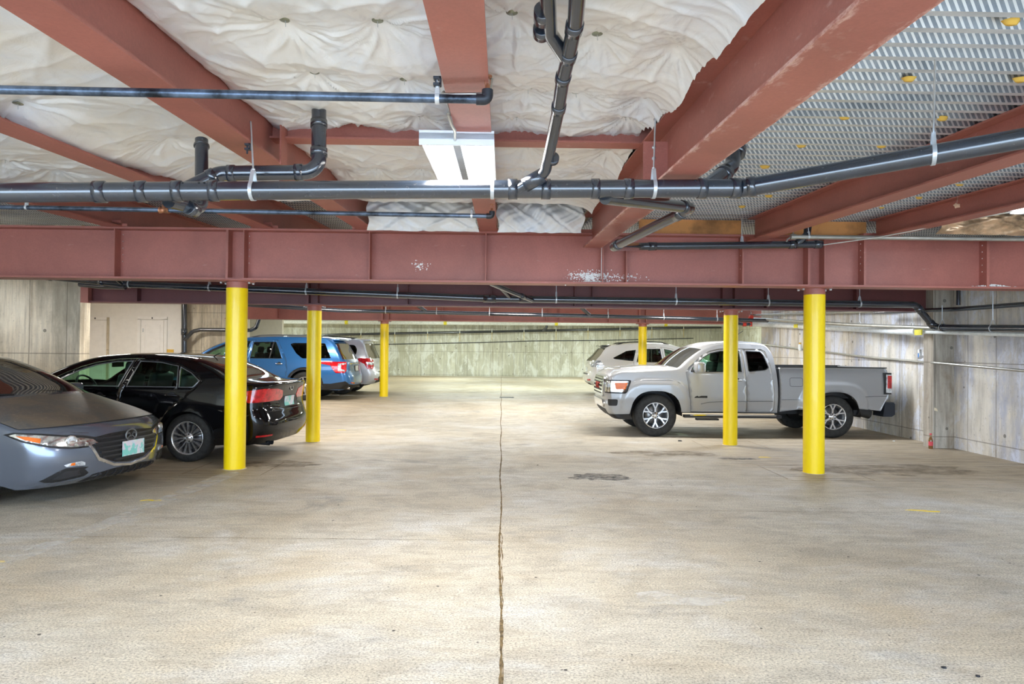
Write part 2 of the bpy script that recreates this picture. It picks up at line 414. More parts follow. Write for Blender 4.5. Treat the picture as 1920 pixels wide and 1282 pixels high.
def wall(name, x0, x1, y0, y1, z0, z1, mat):
    mb = MB(); mb.box(((x0+x1)/2, (y0+y1)/2, (z0+z1)/2), (x1-x0, y1-y0, z1-z0)); return struct(mb, name, mat)
wall('wall_left_front', -9.6, -9.3, -5, 11.15, -.05, 3.75, 'wall_l')
xl = at(150, 600, 11.15).x
wall('wall_left_stub', -9.6, xl, 11.15, 11.42, -.05, 3.9, 'wall_l')
xa, xb, xc = at(120, 600, 21.5).x, at(343, 600, 21.5).x, at(463, 600, 21.5).x
wall('wall_left_partition', -14.2, xb, 21.5, 21.7, 0, 4.2, 'white')
wall('wall_left_concrete', xb, xc, 21.45, 21.75, 0, 4.2, 'wall_l')
wall('wall_left_rear', -14, at(529, 620, 28).x, 28, 28.2, 0, 4.4, 'white')
wall('wall_left_side', -14.2, -14, 11.4, 35.3, 0, 4.4, 'wall_l')
wall('wall_back', -14, 13, 35, 35.3, 0, 4.4, 'wall_b')
XR = 7.45
wall('wall_right', XR, XR+.3, -5, 19.0, -.05, 4.0, 'wall_r')
mb = MB(); mb.box((7.275, 10.975, 1.55), (.35, .25, 3.2)); struct(mb, 'wall_right_pilaster', 'pilaster')
wall('wall_right_return', XR+.3, 12, 18.8, 19.0, 0, 4.2, 'wall_b')
wall('wall_right_rear', 11.7, 12, 19.0, 35, 0, 4.4, 'wall_b')
mb = MB(); mb.box((-1, 28, 3.75), (27, 15, .1)); struct(mb, 'ceiling_back', 'white')

mb = MB(); mb.box((-11.9, 15.9, 3.85), (4.7, 9.3, .12)); struct(mb, 'ceiling_left_rear', 'white')
wall('wall_left_corner', -14.2, -9.6, 11.2, 11.4, -.05, 4.0, 'wall_l')
def deck(name, x0, x1, h, y0, y1):
    mb = MB(); p = .16; y = y0
    while y < y1:
        q = [(y, 0), (y+.045, 0), (y+.080, .045), (y+.125, .045), (y+.16, 0)]
        for i in range(4):
            (ya, za), (yb, zb) = q[i], q[i+1]
            A, B = zh(h, ya)+za, zh(h, yb)+zb
            mb.add([(x0, ya, A), (x1, ya, A), (x1, yb, B), (x0, yb, B)], [(0, 1, 2, 3)], 1 if i in (1, 3) else 0)
        y += p
    o = mb.build(name, ['deck', 'emboss'], fix=False); tag(o, 'corrugated galvanized steel deck ceiling', None, None, 'structure')
deck('ceiling_right', 1.14, XR, 1.32, -3, 20)
deck('ceiling_left', -9.3, 1.14, 1.50, -3, 20)
# concrete slab above the deck keeps daylight out
mb = MB(); mb.extrude([(-9.6, 0), (XR+.3, 0), (XR+.3, .15), (-9.6, .15)], (0, -3, zh(1.56, -3)), X, Z, D, 23.3); struct(mb, 'ceiling_slab', 'wall_l')

# ------------------------------------------------------------------ steel framing
def ibeam(w, d, tf=.014, tw=.010):
    a, b = w/2, tw/2
    return [(-a, 0), (a, 0), (a, tf), (b, tf), (b, d-tf), (a, d-tf), (a, d), (-a, d), (-a, d-tf), (-b, d-tf), (-b, tf), (-a, tf)]
def joist(xc, h, dep, y0, y1, label, w=.21, name='steel_joist', mat='steel', seg=1):
    mb = MB(); mb.extrude(ibeam(w, dep), (xc, y0, zh(h, y0)), X, Z, D, y1-y0)
    o = mb.build(name, mat, loc=(xc, y0, zh(h, y0))); tag(o, label, 'beam'); return o
jL1 = joist(-1.715, 1.116, .382, -3, 19, 'red ceiling joist next left of the light fixture, crossing above the black drain pipe', .215)
jC = joist(-.18, 1.116, .382, -3, 19, 'red ceiling joist running straight down the middle of the aisle above the light fixture', .215)
jL2 = joist(-2.98, 1.116, .382, -3, 19, 'red ceiling joist second to the left of the light fixture, thin in view', .215)
jL3 = joist(-4.85, 1.116, .382, -3, 19, 'red ceiling joist furthest left, mostly hidden by the drain pipe', .215)
jR1 = joist(1.135, .925, .395, -3, 8.38, 'large deep red beam crossing the upper right of the picture, beside the steel deck', .235, 'steel_beam', 'steel_scuffed')
jR2 = joist(3.2, 1.035, .285, -3, 8.38, 'red beam under the corrugated deck, first right of the deep beam', .2)
jR3 = joist(4.75, 1.095, .225, -3, 8.38, 'red beam under the corrugated deck, nearest the right wall', .2)
# cross beam between joists
def cross(xa_, xb_, yc, h, dep, label, w=.14):
    mb = MB(); mb.extrude(ibeam(w, dep), (xa_, yc, zh(h, yc)), Y, Z, X, xb_-xa_)
    return tag(mb.build('cross_beam', 'steel'), label, 'beam')
cb = cross(-1.71, -.185, 4.95, 1.31, .185, 'short red cross beam between joists, left of the light fixture')
cross(-.175, 1.13, 4.95, 1.31, .185, 'short red cross beam between joists, right of the light fixture')
# clip plates with bolts at the ends
mb = MB(); mb.box((-1.60, 4.86, zh(1.25, 4.86)), (.012, .13, .30)); mb.build('end_plate', 'steel', cb)
p = MB(); p.box((1.045, 4.55, zh(1.09, 4.5)), (.17, .012, .30)); st = p.build('stiffener', 'steel', None)
st.parent = jR1; st.location = -Vector(jR1.location)
for i in range(4):
    b_ = MB(); b_.lathe([(0, 0), (.013, 0), (.013, .012), (0, .012)], (1.03, 4.54, zh(.97+.075*i, 4.5)), (0, -1, 0), 10)
    bo = b_.build('bolt', 'zinc', None); bo.parent = jR1; bo.location = -Vector(jR1.location)

def girder(name, xa_, xb_, yc, zb, dep, w, stiff, label, mat='steel', tf=.025):
    mb = MB(); mb.extrude(ibeam(w, dep, tf, .014), (xa_, yc, zb), Y, Z, X, xb_-xa_)
    g = tag(mb.build(name, mat, loc=((xa_+xb_)/2, yc, zb)), label, 'girder')
    for px, wd in stiff:
        x = (at(px, 500, yc-.08)).x
        s = MB(); s.box((x, yc-w/4, zb+dep/2), (wd, w/2-.012, dep-2*tf)); so = s.build('stiffener', mat)
        so.parent = g; so.location = -Vector(g.location)
    return g
ZG1 = 2.39
G1 = girder('steel_girder', -9.3, XR, 8.55, ZG1, .65, .30,
            [(219, .014), (429, .03), (460, .014), (694, .012), (911, .012), (1129, .012), (1173, .012), (1390, .022), (1513, .03), (1542, .014), (1617, .03), (1846, .035)],
            'deep red steel girder spanning the whole width on the two nearest yellow columns')
# splice plates, bolt holes, paint splashes on the nearest girder
for px in (222, 461, 1390, 1617, 1847):
    m_ = MB(); x = at(px, 500, 8.40).x
    for i in range(5):
        m_ = MB(); m_.lathe([(0, 0), (.007, 0), (.007, .003), (0, .003)], (x+.012, 8.47, ZG1+.22+i*.085), X, 8)
        so = m_.build('bolt', 'trim'); so.parent = G1; so.location = -Vector(G1.location)
def splash(px, py, n, rx, ry, yq, parent, seed, zmax=None):
    rnd = random.Random(seed); m_ = MB(); c = at(px, py, yq)
    for i in range(n):
        dx = rnd.gauss(0, rx); dz = -abs(rnd.gauss(0, ry))+ry*1.2 if rnd.random() < .7 else rnd.uniform(-ry, ry*2.2)
        r = rnd.uniform(.003, .010)*(1.6 if abs(dx) < rx*.5 and dz < 0 else 1); k = rnd.randint(4, 6)
        yy_ = yq-.0012-i*.000012
        m_.add([(c.x+dx+r*math.cos(6.28*j/k)*rnd.uniform(.6, 1.3), yy_, c.z+dz+r*math.sin(6.28*j/k)*rnd.uniform(.6, 1.3)) for j in range(k)], [tuple(range(k))])
    so = m_.build('paint_splash', 'splash'); so['kind'] = 'stuff'; so.parent = parent; so.location = -Vector(parent.location)
splash(1108, 520, 420, .13, .045, 8.5425, G1, 3); splash(1168, 522, 90, .16, .03, 8.5425, G1, 4); splash(788, 500, 50, .05, .04, 8.5425, G1, 5)
m_ = MB(); m_.box((at(1129, 490, 8.38).x-.005, 8.402, ZG1+.31), (.006, .004, .5)); so = m_.build('paint_run', 'trim'); so.parent = G1; so.location = -Vector(G1.location)
rnd = random.Random(9); m_ = MB()
for px, n, sx_, sz in ((1108, 70, .09, .022), (1865, 160, .13, .03)):
    cx_ = at(px, 527, 8.42).x
    for i in range(n):
        x = cx_+rnd.gauss(0, sx_); hgt = max(0, sz*(1-abs(x-cx_)/.25))*rnd.random()
        r = rnd.uniform(.006, .016); m_.lathe([(0, r*.6), (r, r*.2), (r*.7, -r*.3)], (x, 8.42+rnd.uniform(0, .05), ZG1+.027+hgt), Z, 5)
so = m_.build('white_residue', 'trim'); so['kind'] = 'stuff'; so.parent = G1; so.location = -Vector(G1.location); so['label'] = 'white crumbly residue on the flange'
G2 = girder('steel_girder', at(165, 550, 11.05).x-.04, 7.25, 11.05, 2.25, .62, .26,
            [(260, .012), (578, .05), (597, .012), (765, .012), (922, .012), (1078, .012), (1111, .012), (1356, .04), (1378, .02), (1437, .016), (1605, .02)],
            'second deep red girder, directly behind the nearest one with a black pipe in front', 'steel_shaded')
G3 = girder('steel_girder', at(425, 590, 19.5).x, 8.2, 19.5, 2.355, .62, .26,
            [(522, .02), (590, .02), (718, .05), (730, .02), (830, .02), (928, .02), (1026, .02), (1046, .02), (1143, .02), (1200, .05), (1212, .02), (1360, .02)],
            'third red girder, far down the aisle over the two furthest columns', 'steel')
m_ = MB(); q = at(158.5, 552, 10.9); m_.box((q.x, 10.94, q.z), (.12, .1, .26)); so = m_.build('end_block', 'steel'); so.parent = G2; so.location = -Vector(G2.location)
# bearing plates on the near girder under the joists
for xx, lb in ((jL3, 0), (jL2, 0), (jL1, 0), (jC, 0), (jR1, 1), (jR3, 1)):
    x = xx.location.x
    m_ = MB(); m_.box((x, 8.52, ZG1+.667), (.34, .30, .03)); m_.box((x, 8.45, ZG1+.70), (.22, .24, .035) if lb == 0 else (.01, .01, .01))
    for s in (-1, 1): m_.lathe([(0, 0), (.014, 0), (.014, .03), (0, .03)], (x+s*.14, 8.43, ZG1+.622), Z, 8)
    so = m_.build('bearing_plate', 'steel'); so.parent = G1; so.location = -Vector(G1.location)

def column(px, pyb, yc, r, ztop, g0, label):
    b = at(px, pyb, yc); x = b.x
    root = empty('steel_column', (x, yc, g0), label, 'column', 'round yellow columns')
    zt = ztop-g0
    m_ = MB(); m_.lathe([(r, -.01), (r, zt-.095)], (0, 0, 0), Z, 40); m_.build('post', 'yellow', root)
    m_ = MB(); m_.lathe([(r*.985, zt-.1), (r*.985, zt-.018)], (0, 0, 0), Z, 40); m_.build('collar', 'steel', root)
    m_ = MB(); m_.lathe([(r*1.55, zt-.018), (r*1.62, zt-.012), (r*1.62, zt)], (0, 0, 0), Z, 8 if r < .12 else 40)
    m_.build('cap_plate', 'steel', root)
    for sx_ in (-1, 1):
        for sy_ in (-1, 1):
            k = MB(); k.lathe([(0, 0), (.015, 0), (.015, .022), (0, .022)], (sx_*r*1.35, sy_*r*.55, zt-.04), Z, 6); k.build('bolt', 'zinc', root)
    m_ = MB()
    m_.lathe([(r*1.14, .002), (r*1.0, .008)], (0, 0, 0), Z, 40); m_.build('grout_ring', 'wall_l', root)
    return root
cols = [column(440, 860, 8.55, .13, ZG1, 0, 'nearest left yellow column, in front of the black sedan'),
        column(1525.5, 880, 8.55, .13, ZG1, 0, 'nearest right yellow column, in front of the pickup bed'),
        column(586.5, 815, 11.05, .115, 2.25, 0, 'yellow column beside the black sedan tail, in front of the blue vehicle'),
        column(1369, 825, 11.05, .115, 2.25, 0, 'yellow column in front of the pickup front door'),
        column(719.5, 748, 19.5, .122, 2.355, ground(19.5), 'far left yellow column beside the silver wagon'),
        column(1204, 740, 19.5, .122, 2.355, ground(19.5), 'far right yellow column rising behind the pickup hood')]

# ------------------------------------------------------------------ plastic faced insulation
def film(name, xa_, xb_, y0, y1, pins, seed, label, h0=1.47, droop=0, dl=0):
    rs = np.random.RandomState(seed); dx = .012
    xs = np.arange(xa_, xb_+1e-6, (xb_-xa_)/max(2, round((xb_-xa_)/dx))); ys = np.arange(y0, y1, .012)
    GX, GY = np.meshgrid(xs, ys); Zz = np.zeros_like(GX)
    P = np.array([[p.x, p.y] for p in pins])
    dmin = np.full(GX.shape, 9.); pull = np.zeros_like(GX); wr = np.zeros_like(GX)
    for (px, py) in P:
        ex = GX-px; ey = GY-py; d = np.sqrt(ex*ex+ey*ey); th = np.arctan2(ey, ex)
        dmin = np.minimum(dmin, d); ph = rs.rand(5)*6.28
        n1, n2, n3 = rs.randint(7, 11), rs.randint(13, 18), rs.randint(22, 29)
        tw = th+.25*np.sin(2*th+ph[4])+.12*np.sin(d*9+ph[3])
        rid = (1-np.abs(np.sin(n1*tw/2+ph[0])))**2*.6+(1-np.abs(np.sin(n2*tw/2+ph[1])))**2*.4+(1-np.abs(np.sin(n3*tw/2+ph[2])))**2*.22
        wr = np.maximum(wr, rid*np.exp(-d/.26)*np.clip((d-.03)/.09, 0, 1)*.052)
    sag = -.085*np.clip((dmin-.03)/.33, 0, 1)**.75
    f = np.zeros_like(GX)
    for k in range(9):
        a = rs.rand()*3.14; fr = rs.uniform(3, 13); ph = rs.rand()*6.28
        u = GX*math.cos(a)+GY*math.sin(a)+.09*np.sin(GX*5+k)+.09*np.sin(GY*4.3+k*2)
        f += (1-np.abs(np.sin(u*fr+ph)))**3*.014*rs.rand()
    Zz = sag-wr+ -f*.8*np.clip(dmin/.15, 0, 1)
    # tucked up along the joists
    e = (GX-xa_) if droop else np.minimum(GX-xa_, xb_-GX); Zz += .05*np.exp(-e/.05); Zz -= droop*np.exp(-(xb_-GX)/.09)*(1-np.exp(-((GY-4.95)/.45)**2)); Zz -= dl*np.exp(-(GX-xa_)/.30)*np.clip((8.2-GY)/3.5, .15, 1)
    end = y1-GY; Zz += -.05*np.exp(-end/.15)
    Z3 = H+h0+SL*GY+Zz
    ny, nx = GX.shape; v = np.stack([GX, GY, Z3], -1).reshape(-1, 3)
    idx = np.arange(ny*nx).reshape(ny, nx)
    fa = np.stack([idx[:-1, :-1], idx[1:, :-1], idx[1:, 1:], idx[:-1, 1:]], -1).reshape(-1, 4)
    me = bpy.data.meshes.new(name); me.vertices.add(len(v)); me.vertices.foreach_set('co', v.ravel())
    me.loops.add(fa.size); me.loops.foreach_set('vertex_index', fa.ravel().astype(np.int32))
    me.polygons.add(len(fa)); me.polygons.foreach_set('loop_start', np.arange(0, fa.size, 4, dtype=np.int32)); me.polygons.foreach_set('loop_total', np.full(len(fa), 4, dtype=np.int32))
    me.polygons.foreach_set('use_smooth', np.ones(len(fa), dtype=bool)); me.materials.append(MT['film']); me.update(); me.validate()
    o = bpy.data.objects.new(name, me); C.objects.link(o); tag(o, label, 'insulation'); return o
PINPX = {'a': [(305, 25), (535, 34), (708, 35), (420, 130), (590, 133), (758, 146), (598, 210), (787, 214), (663, 228), (520, 222), (706, 311), (790, 312), (640, 312), (700, 380), (770, 384)],
         'b': [(1270, 72), (1120, 60), (990, 163), (1080, 170), (968, 215), (1211, 172), (1173, 215), (990, 271), (1140, 274), (976, 313), (1124, 313), (960, 20), (968, 380), (1040, 384), (1110, 384)],
         'c': [(35, 124), (181, 208), (22, 203), (271, 258), (134, 258), (330, 295), (235, 300), (400, 330), (460, 345), (440, 385)],
         'd': [(94, 326), (10, 285), (170, 345), (40, 350), (250, 385), (120, 384)]}
BAYS = {'a': (-1.705, -.19, 'white plastic faced insulation bay directly left of the middle joist'),
        'b': (-.17, 1.012, 'white plastic faced insulation bay directly right of the middle joist'),
        'c': (-2.97, -1.725, 'white plastic faced insulation bay second left of the middle joist'),
        'd': (-4.84, -2.99, 'white plastic faced insulation bay at the far left of the ceiling')}
for kk, (xa_, xb_, lb) in BAYS.items():
    pins = [atp(px, py, 1.47) for px, py in PINPX[kk]]
    pins = [p for p in pins if xa_+.05 < p.x < xb_-.05]
    vis = list(pins)
    y = 1.6
    while y > -1.5:                                   # the pins go on overhead, behind the picture's edge
        for q in (.2, .5, .8): pins.append(Vector((xa_+(xb_-xa_)*q+random.uniform(-.08, .08), y, 0)))
        y -= .66
    y = 5.2
    if kk in 'cd':
        while y < 7.6:
            for q in (.25, .75):
                n_ = Vector((xa_+(xb_-xa_)*q+random.uniform(-.08, .08), y, 0))
                if all((n_.xy-o.xy).length > .4 for o in pins): pins.append(n_)
            y += .66
    film('ceiling_insulation', xa_, xb_, -1.6, 7.55, pins, ord(kk), lb, droop=.12 if kk == 'b' else 0, dl=.30 if kk in 'cd' else 0)
    for p_ in vis:
        z = zh(1.462, p_.y)-(.30*math.exp(-(p_.x-xa_)/.30)*min(1, (8.2-p_.y)/3.5) if kk in 'cd' else 0)
        m_ = MB(); m_.lathe([(.002, .012), (.028, .0), (.028, -.002), (.004, -.004)], (0, 0, 0), Z, 16)
        o = m_.build('insulation_pin', 'washer', loc=None); o.location = (p_.x, p_.y, z)
        tag(o, 'round metal washer pin in the %s' % lb.replace('white plastic faced ', ''), 'pin', 'insulation pins ' + kk)
        s_ = MB(); s_.tube([(0, 0, -.003), (.002, 0, -.035)], .0016, 6); s_.build('spike', 'zinc', o)
film('ceiling_insulation', -9.25, -4.86, -1.6, 7.55, [Vector((-9.0+.62*i, .2+.66*j, 0)) for i in range(7) for j in range(11)], 5, 'white plastic faced insulation bay beyond the left picture edge')
# crumpled sheet ends hanging by the girder
def crumple(xa_, xb_, yc, h0_, h1_, seed, name, label, mat='film', dep=.10, frq=1):
    rs = np.random.RandomState(seed); nx = int((xb_-xa_)/.014); nz = 26
    mb = MB(); vs = []
    ph = rs.rand(30)*6.28
    for j in range(nz+1):
        for i in range(nx+1):
            u = i/nx; v = j/nz; x = xa_+(xb_-xa_)*u; a = x*frq
            n_ = sum(abs(math.sin(a*(4+3*k)+v*(3+k*2.3)*((-1)**k)+ph[k]))/(1.5+k*.6) for k in range(7))-1.2
            top = .02*math.sin(a*9+ph[9])
            zz = h0_+(h1_-h0_)*v+top*(v)
            vs.append((x+.02*math.sin(v*9+ph[10]+a*7), yc-dep*math.sin(PI*v)*.9+.055*n_, zh(zz, yc)))
    n = nx+1
    mb.add(vs, [(j*n+i, j*n+i+1, (j+1)*n+i+1, (j+1)*n+i) for j in range(nz) for i in range(nx)], 0, True)
    return tag(mb.build(name, mat, fix=False), label, 'insulation')
crumple(-1.60, -.30, 7.95, 1.055, 1.45, 2, 'crumpled_film', 'crumpled white plastic bunched on the girder, left of the middle joist')
crumple(-.06, .96, 7.95, 1.055, 1.43, 5, 'crumpled_film', 'crumpled white plastic bunched on the girder, right of the middle joist', frq=1.5)
crumple(5.2, 7.3, 7.9, 1.09, 1.43, 8, 'foil_insulation', 'crumpled copper toned foil insulation above the girder at far right', 'gold', .15, .6)
# plywood blocking above the girder
for n_, (a_, b__) in enumerate([(1200, 1392), (1468, 1628)]):
    xa_, xb_ = at(a_, 420, 8.5).x, at(b__, 420, 8.5).x
    m_ = MB(); m_.box(((xa_+xb_)/2, 8.56, 3.155), (xb_-xa_, .03, .235))
    tag(m_.build('plywood_panel', 'wood'), ['orange plywood blocking above the girder, nearest the deep beam', 'orange plywood blocking above the girder, between the two right beams'][n_], 'plywood')
# foam blobs poking through the deck
for px, py in ((1897, 40), (1704, 147), (1583, 219), (1766, 221), (1502, 272), (1653, 273), (1912, 148), (1434, 312), (1800, 345), (1442, 367), (1392, 387), (1297, 388), (1723, 370), (1653, 388)):
    p_ = atp(px, py, 1.325); m_ = MB(); k = 9
    r_ = [random.uniform(.7, 1.2) for _ in range(k)]
    ring = [(.045*r_[i]*math.cos(6.28*i/k), .028*r_[i]*math.sin(6.28*i/k), .004) for i in range(k)]
    m_.add([(x_, y_, z_) for x_, y_, z_ in ring]+[(x_*.6, y_*.6, -.016) for x_, y_, z_ in ring], [(i, (i+1) % k, k+(i+1) % k, k+i) for i in range(k)]+[tuple(range(k, 2*k))], 0, True)
    o = m_.build('foam_blob', 'foam'); o.location = p_; tag(o, 'small orange foam blob on the corrugated steel deck', 'foam', 'foam blobs on the deck')

# ------------------------------------------------------------------ pipes
def pipe_thing(name, label, cat='pipe', mat='pipe', group=None):
    return dict(name=name, label=label, cat=cat, mat=mat, mb=MB(), kids=[], group=group)
def lerp_pts(pts, n=1): return pts
def coupling(a, b, r, k=1.13):
    m_ = MB(); a, b = Vector(a), Vector(b); d = b-a; e = d.normalized()
    m_.lathe([(r*1.0, 0), (r*k, .0), (r*k, d.length), (r*1.0, d.length)], a, e, 28); return m_
def finish(P, kids=()):
    o = P['mb'].build(P['name'], P['mat']); tag(o, P['label'], P['cat'], P['group'])
    for nm, m_, mt in kids: k = m_.build(nm, mt); k.parent = o
    return o
# main drain
mainpts = [at(-90, 362, 3.83), at(640, 356, 4.2), at(1392, 353, 4.2), at(1990, 247, 3.5)]
P = pipe_thing('drain_pipe', 'large black drain pipe crossing the whole picture under the joists')
P['mb'].tube([mainpts[0], mainpts[1], mainpts[2]-X*.03]+arc(mainpts[1], mainpts[2], mainpts[3], 4, .15)[1:]+[mainpts[3]], .057, 32)
def on_main(px):
    for a, b in zip(mainpts, mainpts[1:]):
        pa = 940+a.x*F/a.y; pb = 940+b.x*F/b.y
        if pa <= px <= pb or b is mainpts[-1]:
            t = (px-pa)/(pb-pa); lo, hi = 0, 1
            for _ in range(40):
                m_ = (lo+hi)/2; q = a.lerp(b, m_)
                if 940+q.x*F/q.y < px: lo = m_
                else: hi = m_
            return a.lerp(b, lo)
kids = [('coupling', coupling(on_main(a), on_main(b), .057), 'pipe') for a, b in ((180, 201), (258, 276), (324, 342), (392, 409), (950, 967), (1012, 1029), (1106, 1121), (1168, 1185), (1308, 1323), (1370, 1388), (1402, 1418))]
for px in (348, 378, 388, 1300, 985, 1002):
    q = on_main(px); m_ = MB(); m_.lathe([(0, .004), (.006, .004), (.006, 0)], q+Vector((0, -.040, .040)), Vector((0, -.7, .7)), 10); kids.append(('molded_dot', m_, 'darkrubber'))
main_o = finish(P, kids)
# left trap arm
P = pipe_thing('trap_arm_pipe', 'black drain branch with an elbow rising into the white insulation, left')
pp = [at(598, 205, 4.42), at(598, 323, 4.35), at(412, 325, 4.3), at(345, 357, 4.2)]
path = bend(pp, .10, 10); P['mb'].tube(path, .048, 28)
def seg(pa, pb, Ya, Yb, r, k=1.13): return coupling(at(*pa, Ya), at(*pb, Yb), r, k)
finish(P, [('coupling', seg((598, 226), (598, 239), 4.41, 4.4, .048), 'pipe'), ('coupling', seg((598, 279), (598, 293), 4.38, 4.37, .048), 'pipe'),
           ('coupling', seg((568, 323), (553, 323), 4.345, 4.34, .048), 'pipe'), ('coupling', seg((441, 325), (427, 325), 4.31, 4.305, .048), 'pipe'),
           ('coupling', seg((404, 329), (391, 335), 4.28, 4.265, .048), 'pipe')])
P = pipe_thing('vent_pipe', 'short upright black pipe entering the insulation behind the drain pipe, left')
P['mb'].tube(bend([at(378, 262, 4.75), at(378, 392, 4.62), at(316, 377, 4.25)], .1, 10), .044, 28)
finish(P, [('coupling', coupling(at(366, 394, 4.5), at(352, 388, 4.42), .044, 1.12), 'pipe'),
           ('flange', seg((378, 272), (378, 275), 4.745, 4.74, .044, 1.18), 'pipe')])
# wye rising to the top of the frame
P = pipe_thing('forked_drain_pipe', 'forked black drain pipe rising from the main pipe to the top centre')
pm = [at(972, 354, 4.17), at(1022, 326, 4.10), at(1036, 300, 3.95), at(1047, 205, 3.45), at(1056, 145, 3.15), at(1066, 105, 2.98), at(1079, 40, 2.70), at(1086, -60, 2.35)]
P['mb'].tube(pm[:1]+arc(pm[0], pm[1], pm[3], 6, .12)+pm[3:6]+arc(pm[5], pm[6], pm[7], 5, .2)+[pm[7]], .0335, 26)
pb = [at(1064, 112, 3.02), at(1031, 62, 2.85), at(1018, 28, 2.72), at(1024, -60, 2.4)]
P['mb'].tube([pb[0]]+arc(pb[0], pb[1], pb[3], 6, .1)+[pb[3]], .0325, 26)
def cp(a, b, t0, t1, r, k=1.14): return coupling(a.lerp(b, t0), a.lerp(b, t1), r, k)
finish(P, [('coupling', cp(pm[0], pm[1], .25, .95, .042, 1.1), 'pipe'), ('coupling', cp(pm[2], pm[3], .0, .06, .0335), 'pipe'),
           ('coupling', cp(pm[3], pm[4], -.03, .16, .0335), 'pipe'), ('coupling', cp(pm[5], pm[6], -.08, .12, .0335), 'pipe'),
           ('coupling', cp(pm[5], pm[6], .72, .95, .0335), 'pipe'), ('coupling', cp(pm[4], pm[5], -.15, .1, .0335), 'pipe'),
           ('coupling', cp(pb[2], pb[3], -.12, .12, .0335), 'pipe'), ('coupling', cp(pb[2], pb[3], -.5, -.3, .0335), 'pipe')])
# elbow up into the deck at right
P = pipe_thing('elbow_pipe', 'black elbow pipe rising into the corrugated deck from the right of the main drain')
P['mb'].tube([at(1318, 356, 4.2)]+arc(at(1318, 356, 4.2), at(1372, 312, 4.5), at(1386, 240, 4.7), 8, .12)+[at(1386, 235, 4.72)], .05, 26)
finish(P, [('coupling', seg((1352, 330), (1361, 322), 4.39, 4.44, .05, 1.15), 'pipe'), ('coupling', seg((1381, 290), (1384, 278), 4.57, 4.6, .05, 1.15), 'pipe')])
# silver-black run under the main, right
P = pipe_thing('branch_pipe', 'shiny black branch pipe doubling back below the main drain to the girder')
q0, q1, q2, q3, q4 = at(1135, 370, 4.22), at(1296, 390, 5.25), at(1150, 463, 6.7), at(1195, 462, 7.95), at(1540, 458, 8.1)
P['mb'].tube([q0]+arc(q0, q1, q2, 8, .12)+arc(q1, q2, q3, 8, .1)+arc(q2, q3, q4, 8, .12)+[q4], .045, 26)
finish(P, [('coupling', cp(q0, q1, .86, .93, .045), 'pipe'), ('coupling', cp(q1, q2, .08, .16, .045), 'pipe'), ('coupling', cp(q1, q2, .90, .97, .045), 'pipe'),
           ('coupling', cp(q3, q4, .06, .10, .045), 'pipe'), ('coupling', cp(q3, q4, .82, .86, .045), 'pipe'), ('cap', cp(q3, q4, .96, 1.0, .045), 'pipe')])
P = pipe_thing('stub_pipe', 'short black pipe dropping from the deck between plywood panels, right')
P['mb'].tube([at(1516, 415, 8.1), at(1513, 440, 8.05), at(1492, 458, 8.08)], .045, 20); finish(P)

def hanger(rod_top, ctr, r, axis, label, group='pipe hangers', wide=.022, mat='zinc'):
    """clevis hanger: threaded rod, yoke and strap loop"""
    ctr = Vector(ctr); axis = Vector(axis).normalized(); up = Z; side = axis.cross(up).normalized()
    root = empty('pipe_hanger', ctr+up*(r*2.4), label, 'hanger', group); o0 = Vector(root.location)
    m_ = MB(); top = Vector(rod_top); m_.tube([top-o0, -up*(r*.25)], .0055 if r > .03 else .005, 8)
    m_.lathe([(0, 0), (.011, 0), (.011, .01), (0, .01)], -up*(r*.2), up, 6); m_.build('rod', mat, root)
    s_ = MB(); N = 26; R_ = r*1.06; pts = [(side*(.012)+up*r*.05)]
    pts = []
    for i in range(N+1):
        a = math.radians(-50+280*i/N); pts.append(side*(-R_*math.cos(a))+up*(-R_*math.sin(a)))
    pts = [side*(-.010)*(-1 if pts[0].dot(side) > 0 else 1)+up*(r*2.2)]+pts+[side*(.010)*(1 if pts[-1].dot(side) > 0 else -1)+up*(r*2.2)]
    pts = [p+ctr-o0 for p in pts]; vs = []; n = len(pts)
    for i, p in enumerate(pts):
        t = (pts[min(i+1, n-1)]-pts[max(0, i-1)]).normalized(); nr = t.cross(axis).normalized()
        for a, b in ((-1, -1), (1, -1), (1, 1), (-1, 1)): vs.append(p+axis*wide/2*a+nr*.0022*b)
    s_.add(vs, [(i*4+k, i*4+(k+1) % 4, i*4+4+(k+1) % 4, i*4+4+k) for i in range(n-1) for k in range(4)]+[(0, 1, 2, 3), (4*n-4, 4*n-3, 4*n-2, 4*n-1)], 0, False)
    s_.build('strap', mat, root); return root
for px, tp, lb in ((473, (470, 228, 4.35), 'left of the light fixture, hung from the joist'), (920, (919, 243, 4.2), 'at the light fixture'), (1224, (1229, 213, 4.35), 'beside the deep red beam'), (1757, (1754, 108, 3.78), 'hung from the corrugated deck on a long rod')):
    c_ = on_main(px); hanger(at(*tp) if tp[0] != 1754 else atp(1754, 105, 1.33), c_, .057, X if px < 1400 else (mainpts[3]-mainpts[2]), 'strap hanger of the main drain pipe, '+lb, 'hangers of the main drain pipe')
    if px == 1757: pass
# beam clamps
for px, py, yy, lb in ((465, 271, 4.3, 'left'), (1232, 214, 4.35, 'right'), (820, 147, 3.1, 'of the upper sprinkler line'), (916, 262, 4.15, 'above the light fixture')):
    m_ = MB(); m_.box((0, 0, 0), (.035, .03, .012)); m_.box((0, 0, -.03), (.035, .03, .012)); m_.box((.015, 0, -.015), (.008, .03, .04)); m_.tube([(-.005, 0, -.06), (-.005, 0, 0)], .006, 8)
    o = m_.build('beam_clamp', 'iron'); o.location = at(px, py, yy); tag(o, 'small dark beam clamp on the joist flange, '+lb, 'clamp')

